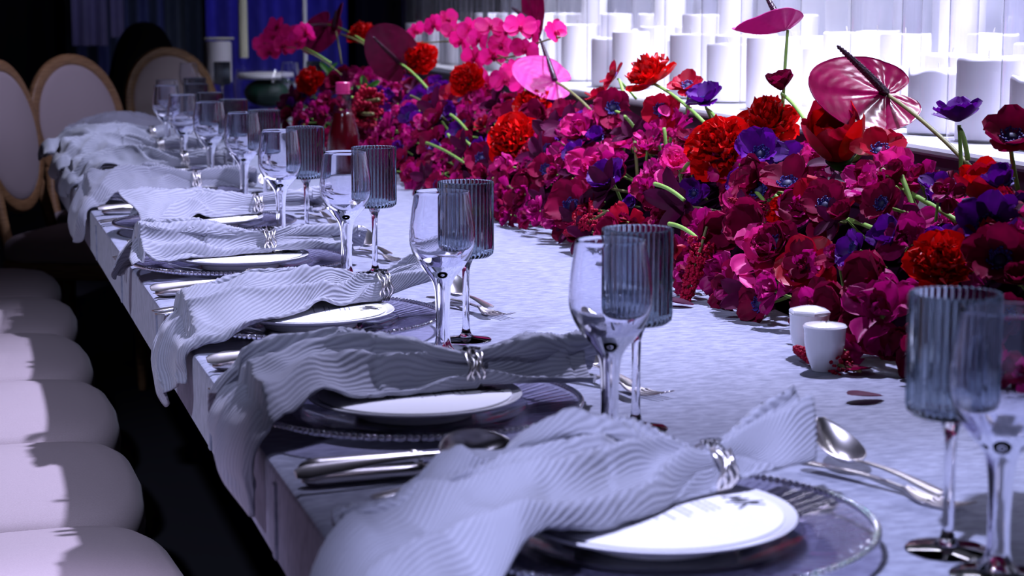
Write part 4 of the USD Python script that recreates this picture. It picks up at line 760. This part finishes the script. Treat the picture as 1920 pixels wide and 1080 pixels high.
# ------------------------------------------------------------------ small things on the table
for i, (px, py, h, sid, lab) in enumerate([(1516, 668, 0.052, 6, 'white china shaker with faceted top standing behind the other'), (1545, 695, 0.050, 40, 'white china shaker with round top nearer the camera')]):
    p = at(px, py, TOP); t = thing('shaker', lab, 'shaker', xf(p, 0.3), 'white shakers by the flowers')
    pr = [(0.0003, 0.0), (0.0135, 0.0), (0.0145, 0.001), (0.0150, 0.004), (0.0205, 0.018), (0.0232, 0.032), (0.0236, 0.044), (0.0240, h - 0.003), (0.0243, h)]
    obj('body', lathe(pr + [(0.0003, h)], 48), 'china', t, 50)
    if i == 0:
        hx = lathe([(0.0003, h), (0.0252, h), (0.0258, h + 0.003), (0.0240, h + 0.005), (0.010, h + 0.009), (0.0003, h + 0.0095)], 6); obj('lid', hx, 'china', t, 20)
    else: obj('lid', lathe([(0.0003, h), (0.0245, h), (0.0252, h + 0.002), (0.0235, h + 0.004), (0.008, h + 0.0065), (0.0003, h + 0.007)], 48), 'china', t, 40)
    for j in range(3): obj('pour_hole', lathe([(0.0003, h + 0.0075), (0.0011, h + 0.0075), (0.0011, h + 0.0085), (0.0003, h + 0.0086)], 8).apply_transform(xf((0.005 * math.cos(j * 2.1), 0.005 * math.sin(j * 2.1), 0))), 'ink', t)
pb = at_x(645, 320, 0.955); pb[2] = TOP; bs = 1.08
t = thing('juice_bottle', 'clear glass bottle of dark red juice with a bright pink cap', 'bottle', xf(pb, 0, 0, 0, bs))
obj('glass', lathe(smoothline([(0.028, 0.0005), (0.036, 0.002), (0.0385, 0.008), (0.0385, 0.05), (0.0365, 0.085), (0.029, 0.120), (0.0215, 0.145), (0.0175, 0.165), (0.0158, 0.185), (0.0155, 0.195)], 44), 48), 'bowl', t, True)
obj('juice', lathe(smoothline([(0.0003, 0.002), (0.034, 0.0022), (0.0365, 0.008), (0.0365, 0.05), (0.0345, 0.085), (0.027, 0.120), (0.0203, 0.143), (0.0003, 0.1432)], 40), 48), 'juice', t, True)
obj('cap', lathe([(0.0003, 0.2135), (0.0150, 0.2135), (0.0165, 0.212), (0.0168, 0.192), (0.0160, 0.191), (0.0003, 0.191)], 48, lambda a, r, z: r * (1 + np.where((r > 0.0158), 0.02 * np.abs(np.cos(a * 16)), 0))), 'cap', t, 35)
obj('cap_band', lathe([(0.0150, 0.186), (0.0170, 0.186), (0.0170, 0.190), (0.0150, 0.190), (0.0150, 0.186)], 40), 'cap', t, 40)

# far end of the table
fb = at(500, 203, TOP)
t = thing('fishbowl_vase', 'round glass bowl of greenery and white candle at the far end', 'bowl', xf(fb, 0, 0, 0, 1.0))
obj('glass', lathe(smoothline([(0.0003, 0.001), (0.07, 0.001), (0.11, 0.012), (0.135, 0.05), (0.138, 0.09), (0.128, 0.14), (0.118, 0.165)], 40), 56), 'bowl', t, True)
obj('greenery', T(trimesh.creation.icosphere(3, 0.105), np.diag([1, 1, 0.58, 1]) @ xf((0.01, 0, 0.115))), 'greenery', t, True)
obj('white_gravel', lathe([(0.0003, 0.125), (0.115, 0.125), (0.12, 0.135), (0.115, 0.150), (0.0003, 0.155)], 40), 'white', t, True)
p = at(427, 175, TOP); p = fb + np.array([-0.15, 0.35, 0]); 
t = thing('glass_jug', 'pale glass cylinder with a white candle behind the far glass bowl', 'candle holder', xf(p))
obj('wax', lathe([(0.0003, 0.10), (0.055, 0.10), (0.057, 0.105), (0.057, 0.27), (0.05, 0.278), (0.0003, 0.272)], 40), 'wax', t, 50)
obj('glass', lathe([(0.0003, 0.002), (0.064, 0.002), (0.066, 0.01), (0.066, 0.29)], 40), 'bowl', t, True)
obj('rim', tube(np.array([[0.066 * math.cos(a), 0.066 * math.sin(a), 0.29] for a in np.linspace(0, 2 * PI, 41)]), 0.004, 8, cap=False), 'taper', t, True)
p = fb + np.array([-0.01, 0.55, 0])
t = thing('taper_candle', 'pale yellow taper candle in a glass holder at the far end', 'candle', xf(p))
obj('holder', lathe(smoothline([(0.0003, 0.0), (0.05, 0.0), (0.05, 0.006), (0.012, 0.02), (0.010, 0.15), (0.024, 0.19), (0.026, 0.235)], 30), 32), 'bowl', t, True)
obj('taper', lathe([(0.0003, 0.20), (0.0215, 0.20), (0.0205, 0.50), (0.0003, 0.52)], 24), 'taper', t, 50)
put('wine_glass', 'wine_glass', 'wine glass in front of the far glass bowl', 'wine glass', *(fb[:2] + [0.06, -0.25]), group='clear wine glasses')
put('ribbed_glass', 'ribbed_glass', 'smoked ribbed glass left of the far glass bowl', 'glass', *(fb[:2] + [-0.20, -0.1]), group='smoked ribbed glasses')
put('ribbed_glass', 'ribbed_glass', 'smoked ribbed glass right of the far glass bowl', 'glass', *(fb[:2] + [0.19, -0.1]), group='smoked ribbed glasses')
put('wine_glass', 'wine_glass', 'wide wine glass in front of the farthest chair back', 'wine glass', *(fb[:2] + [-0.35, -0.2]), group='clear wine glasses')

# ------------------------------------------------------------------ chairs
def seat_mesh():
    """Padded seat: bowed front, rounded corners, domed top; x towards the table."""
    na, nr = 96, 14; a = np.linspace(0, 2 * PI, na + 1)[:-1]; c, s = np.cos(a), np.sin(a); e = 0.30
    ox = np.sign(c) * np.abs(c) ** e * 0.245; oy = np.sign(s) * np.abs(s) ** e * 0.258
    ox = ox + np.where(ox > 0, 0.028 * (1 - (oy / 0.258) ** 2), 0); oy = oy * (1 - 0.06 * (0.245 - ox) / 0.49)
    prof = [(1.0, 0.395), (1.012, 0.402), (1.02, 0.42), (1.015, 0.44), (0.985, 0.456), (0.93, 0.466), (0.8, 0.474), (0.55, 0.482), (0.25, 0.486), (0.001, 0.487)]
    P = np.stack([np.stack([ox * r, oy * r, np.full(na, z)], -1) for r, z in prof], 1)
    b = np.stack([ox * 0.001, oy * 0.001, np.full(na, 0.395)], -1)[:, None]
    return grid(np.concatenate([b, P], 1), True)
k = kind_of('dining_chair')
obj('seat', seat_mesh(), 'linen', k, True)
rail = lathe([(1, 0)], 4)
def oval(rx, rz, th, dep, n=64):
    a = np.linspace(0, 2 * PI, n + 1)[:-1]; q = np.linspace(0, 2 * PI, 13)[:-1]
    P = np.stack([np.stack([dep * 0.5 * np.sign(np.sin(x)) * abs(np.sin(x)) ** 0.6 + 0 * a, (rx + th * 0.5 * np.sign(np.cos(x)) * abs(np.cos(x)) ** 0.6) * np.cos(a), (rz + th * 0.5 * np.sign(np.cos(x)) * abs(np.cos(x)) ** 0.6) * np.sin(a)], -1) for x in q], 0)
    P = np.concatenate([P, P[:1]], 0); return grid(P.transpose(1, 0, 2), True)
tiltm = xf((-0.300, 0, 0.765), ry=-0.16)
obj('back_frame', T(oval(0.205, 0.225, 0.042, 0.034), tiltm), 'oak', k, 50)
na = 48; a = np.linspace(0, 2 * PI, na + 1)[:-1]
P = np.stack([np.stack([np.full(na, z), r * 0.190 * np.cos(a), r * 0.210 * np.sin(a)], -1) for r, z in ((0.001, -0.02), (0.95, -0.02), (1.0, -0.008), (1.0, 0.006), (0.96, 0.016), (0.85, 0.022), (0.5, 0.028), (0.001, 0.030))], 1)
obj('back_pad', T(grid(P, True), tiltm), 'linen', k, True)
for sy in (-1, 1): obj('back_post', tube(smoothline([(-0.225, sy * 0.17, 0.40), (-0.250, sy * 0.175, 0.50), (-0.268, sy * 0.165, 0.58), (-0.285, sy * 0.160, 0.635)], 14), 0.019, 10), 'oak', k, 50)
fr = rbox(0.46, 0.49, 0.06, 0.015, (0.0, 0, 0.372)); obj('seat_rail', fr, 'oak', k, 30)
for sx, sy in ((1, 1), (1, -1), (-1, 1), (-1, -1)): obj('leg', T(lathe(smoothline([(0.0003, 0.0), (0.011, 0.001), (0.014, 0.05), (0.022, 0.30), (0.026, 0.33), (0.020, 0.345), (0.026, 0.36), (0.0003, 0.362)], 26), 20), xf((sx * 0.20, sy * 0.21, 0))), 'oak', k, 50)
CO = ['first', 'second', 'third', 'fourth', 'fifth', 'sixth', 'seventh', 'eighth']
for i in range(7): thing('dining_chair', f'{CO[i]} cream padded chair from the front tucked under the table', 'chair', xf((-0.022 + 0.008 * (i % 2), 1.74 + 0.53 * i, 0), 0.03 * math.sin(i * 2.1)), 'cream chairs along the table', ref=KP + 'dining_chair')
for (bx, by, deg, lab) in ((0.17, 6.1, -26, 'oval backed cream chair cut by the left edge of the photo'), (0.43, 6.8, -50, 'oval backed cream chair behind the far napkins'), (0.90, 8.0, -66, 'farthest oval backed chair behind the wine glasses')):
    r = math.radians(deg); thing('dining_chair', lab, 'chair', xf((bx + 0.30 * math.cos(r), by + 0.30 * math.sin(r), 0), r), 'oval backed chairs around the table end', ref=KP + 'dining_chair')

# ------------------------------------------------------------------ dim drapery behind
def drape(name, label, x0, x1, y, z1, mat, folds, amp=0.05, z0=0.0, gap=None):
    n = int(folds * 12); x = np.linspace(x0, x1, n); ph = np.linspace(0, folds * 2 * PI, n); z = np.linspace(z0, z1, 10)
    P = np.stack([np.broadcast_to(x[:, None], (n, 10)), y + amp * np.sin(ph)[:, None] * (1 - 0.25 * (z / z1))[None] + 0.3 * amp * np.sin(ph * 0.37)[:, None] + 0 * z[None], np.broadcast_to(z[None], (n, 10))], -1)
    m, _ = solid(P, 0.006); return obj(name, m, mat, None, True, None, label, 'curtain')
drape('curtain', 'saturated blue curtain behind the far end of the table', 1.66, 2.62, 12.6, 3.2, 'bluecurtain', 4.5, 0.07)
drape('curtain', 'dim grey green curtain left of the blue curtain', 0.75, 1.72, 13.2, 3.2, 'greydrape', 7, 0.06)
drape('curtain', 'black curtain at the far left', -4.0, 0.72, 12.2, 3.2, 'blackcloth', 14, 0.08)
drape('curtain', 'black curtain between the blue curtain and the candles', 2.60, 4.6, 12.2, 3.2, 'blackcloth', 8, 0.08)
drape('curtain', 'pale lilac drape hanging in the dark behind the left chairs', 0.72, 0.93, 11.6, 2.6, 'lilac', 2, 0.03, 0.95)
drape('curtain', 'narrow lilac drape beside the wider one', 0.95, 1.03, 11.6, 2.6, 'lilac', 1, 0.02, 1.0)
t = thing('covered_chair', 'black cloth covered chair lost in the dark behind the farthest chair', 'chair', xf((1.05, 10.6, 0)))
obj('cover', lathe(smoothline([(0.30, 0.001), (0.26, 0.4), (0.20, 0.8), (0.13, 1.02), (0.06, 1.09), (0.0003, 1.10)], 24), 40, lambda a, r, z: r * (1 + 0.06 * np.sin(a * 9) * np.clip(1 - z / 1.1, 0, 1))), 'blackcloth', t, True)
p = at_x(573, 130, 1.62); t = thing('glass_stand', 'slim pale upright rod behind the far anthurium', 'stand', xf((p[0], p[1], 0)))
obj('rod', lathe([(0.0003, 0.012), (0.011, 0.012), (0.011, 1.9), (0.0003, 1.9)], 16), 'frost', t, 40)
obj('base', lathe([(0.0003, 0.0), (0.12, 0.0), (0.12, 0.010), (0.0003, 0.012)], 32), 'frost', t, 40)
t = thing('lamp_housing', 'black open-bottomed housing of the light bar over the candle plinth', 'lamp', xf((2.35, 4.4, 2.9)))
for dx, dy, sx, sy in ((-0.29, 0, 0.02, 5.4), (0.29, 0, 0.02, 5.4), (0, -2.69, 0.56, 0.02), (0, 2.69, 0.56, 0.02)): obj('baffle', box(sx, sy, 0.62, (dx, dy, -0.235)), 'blackcloth', t, False)
obj('top_plate', box(0.60, 5.42, 0.02, (0, 0, 0.085)), 'blackcloth', t, False)
for dy in (-2.2, 2.2): obj('hanger', lathe([(0.0003, 0.09), (0.008, 0.09), (0.008, 2.1), (0.0003, 2.1)], 12).apply_transform(xf((0, dy, 0))), 'blackcloth', t, 40)
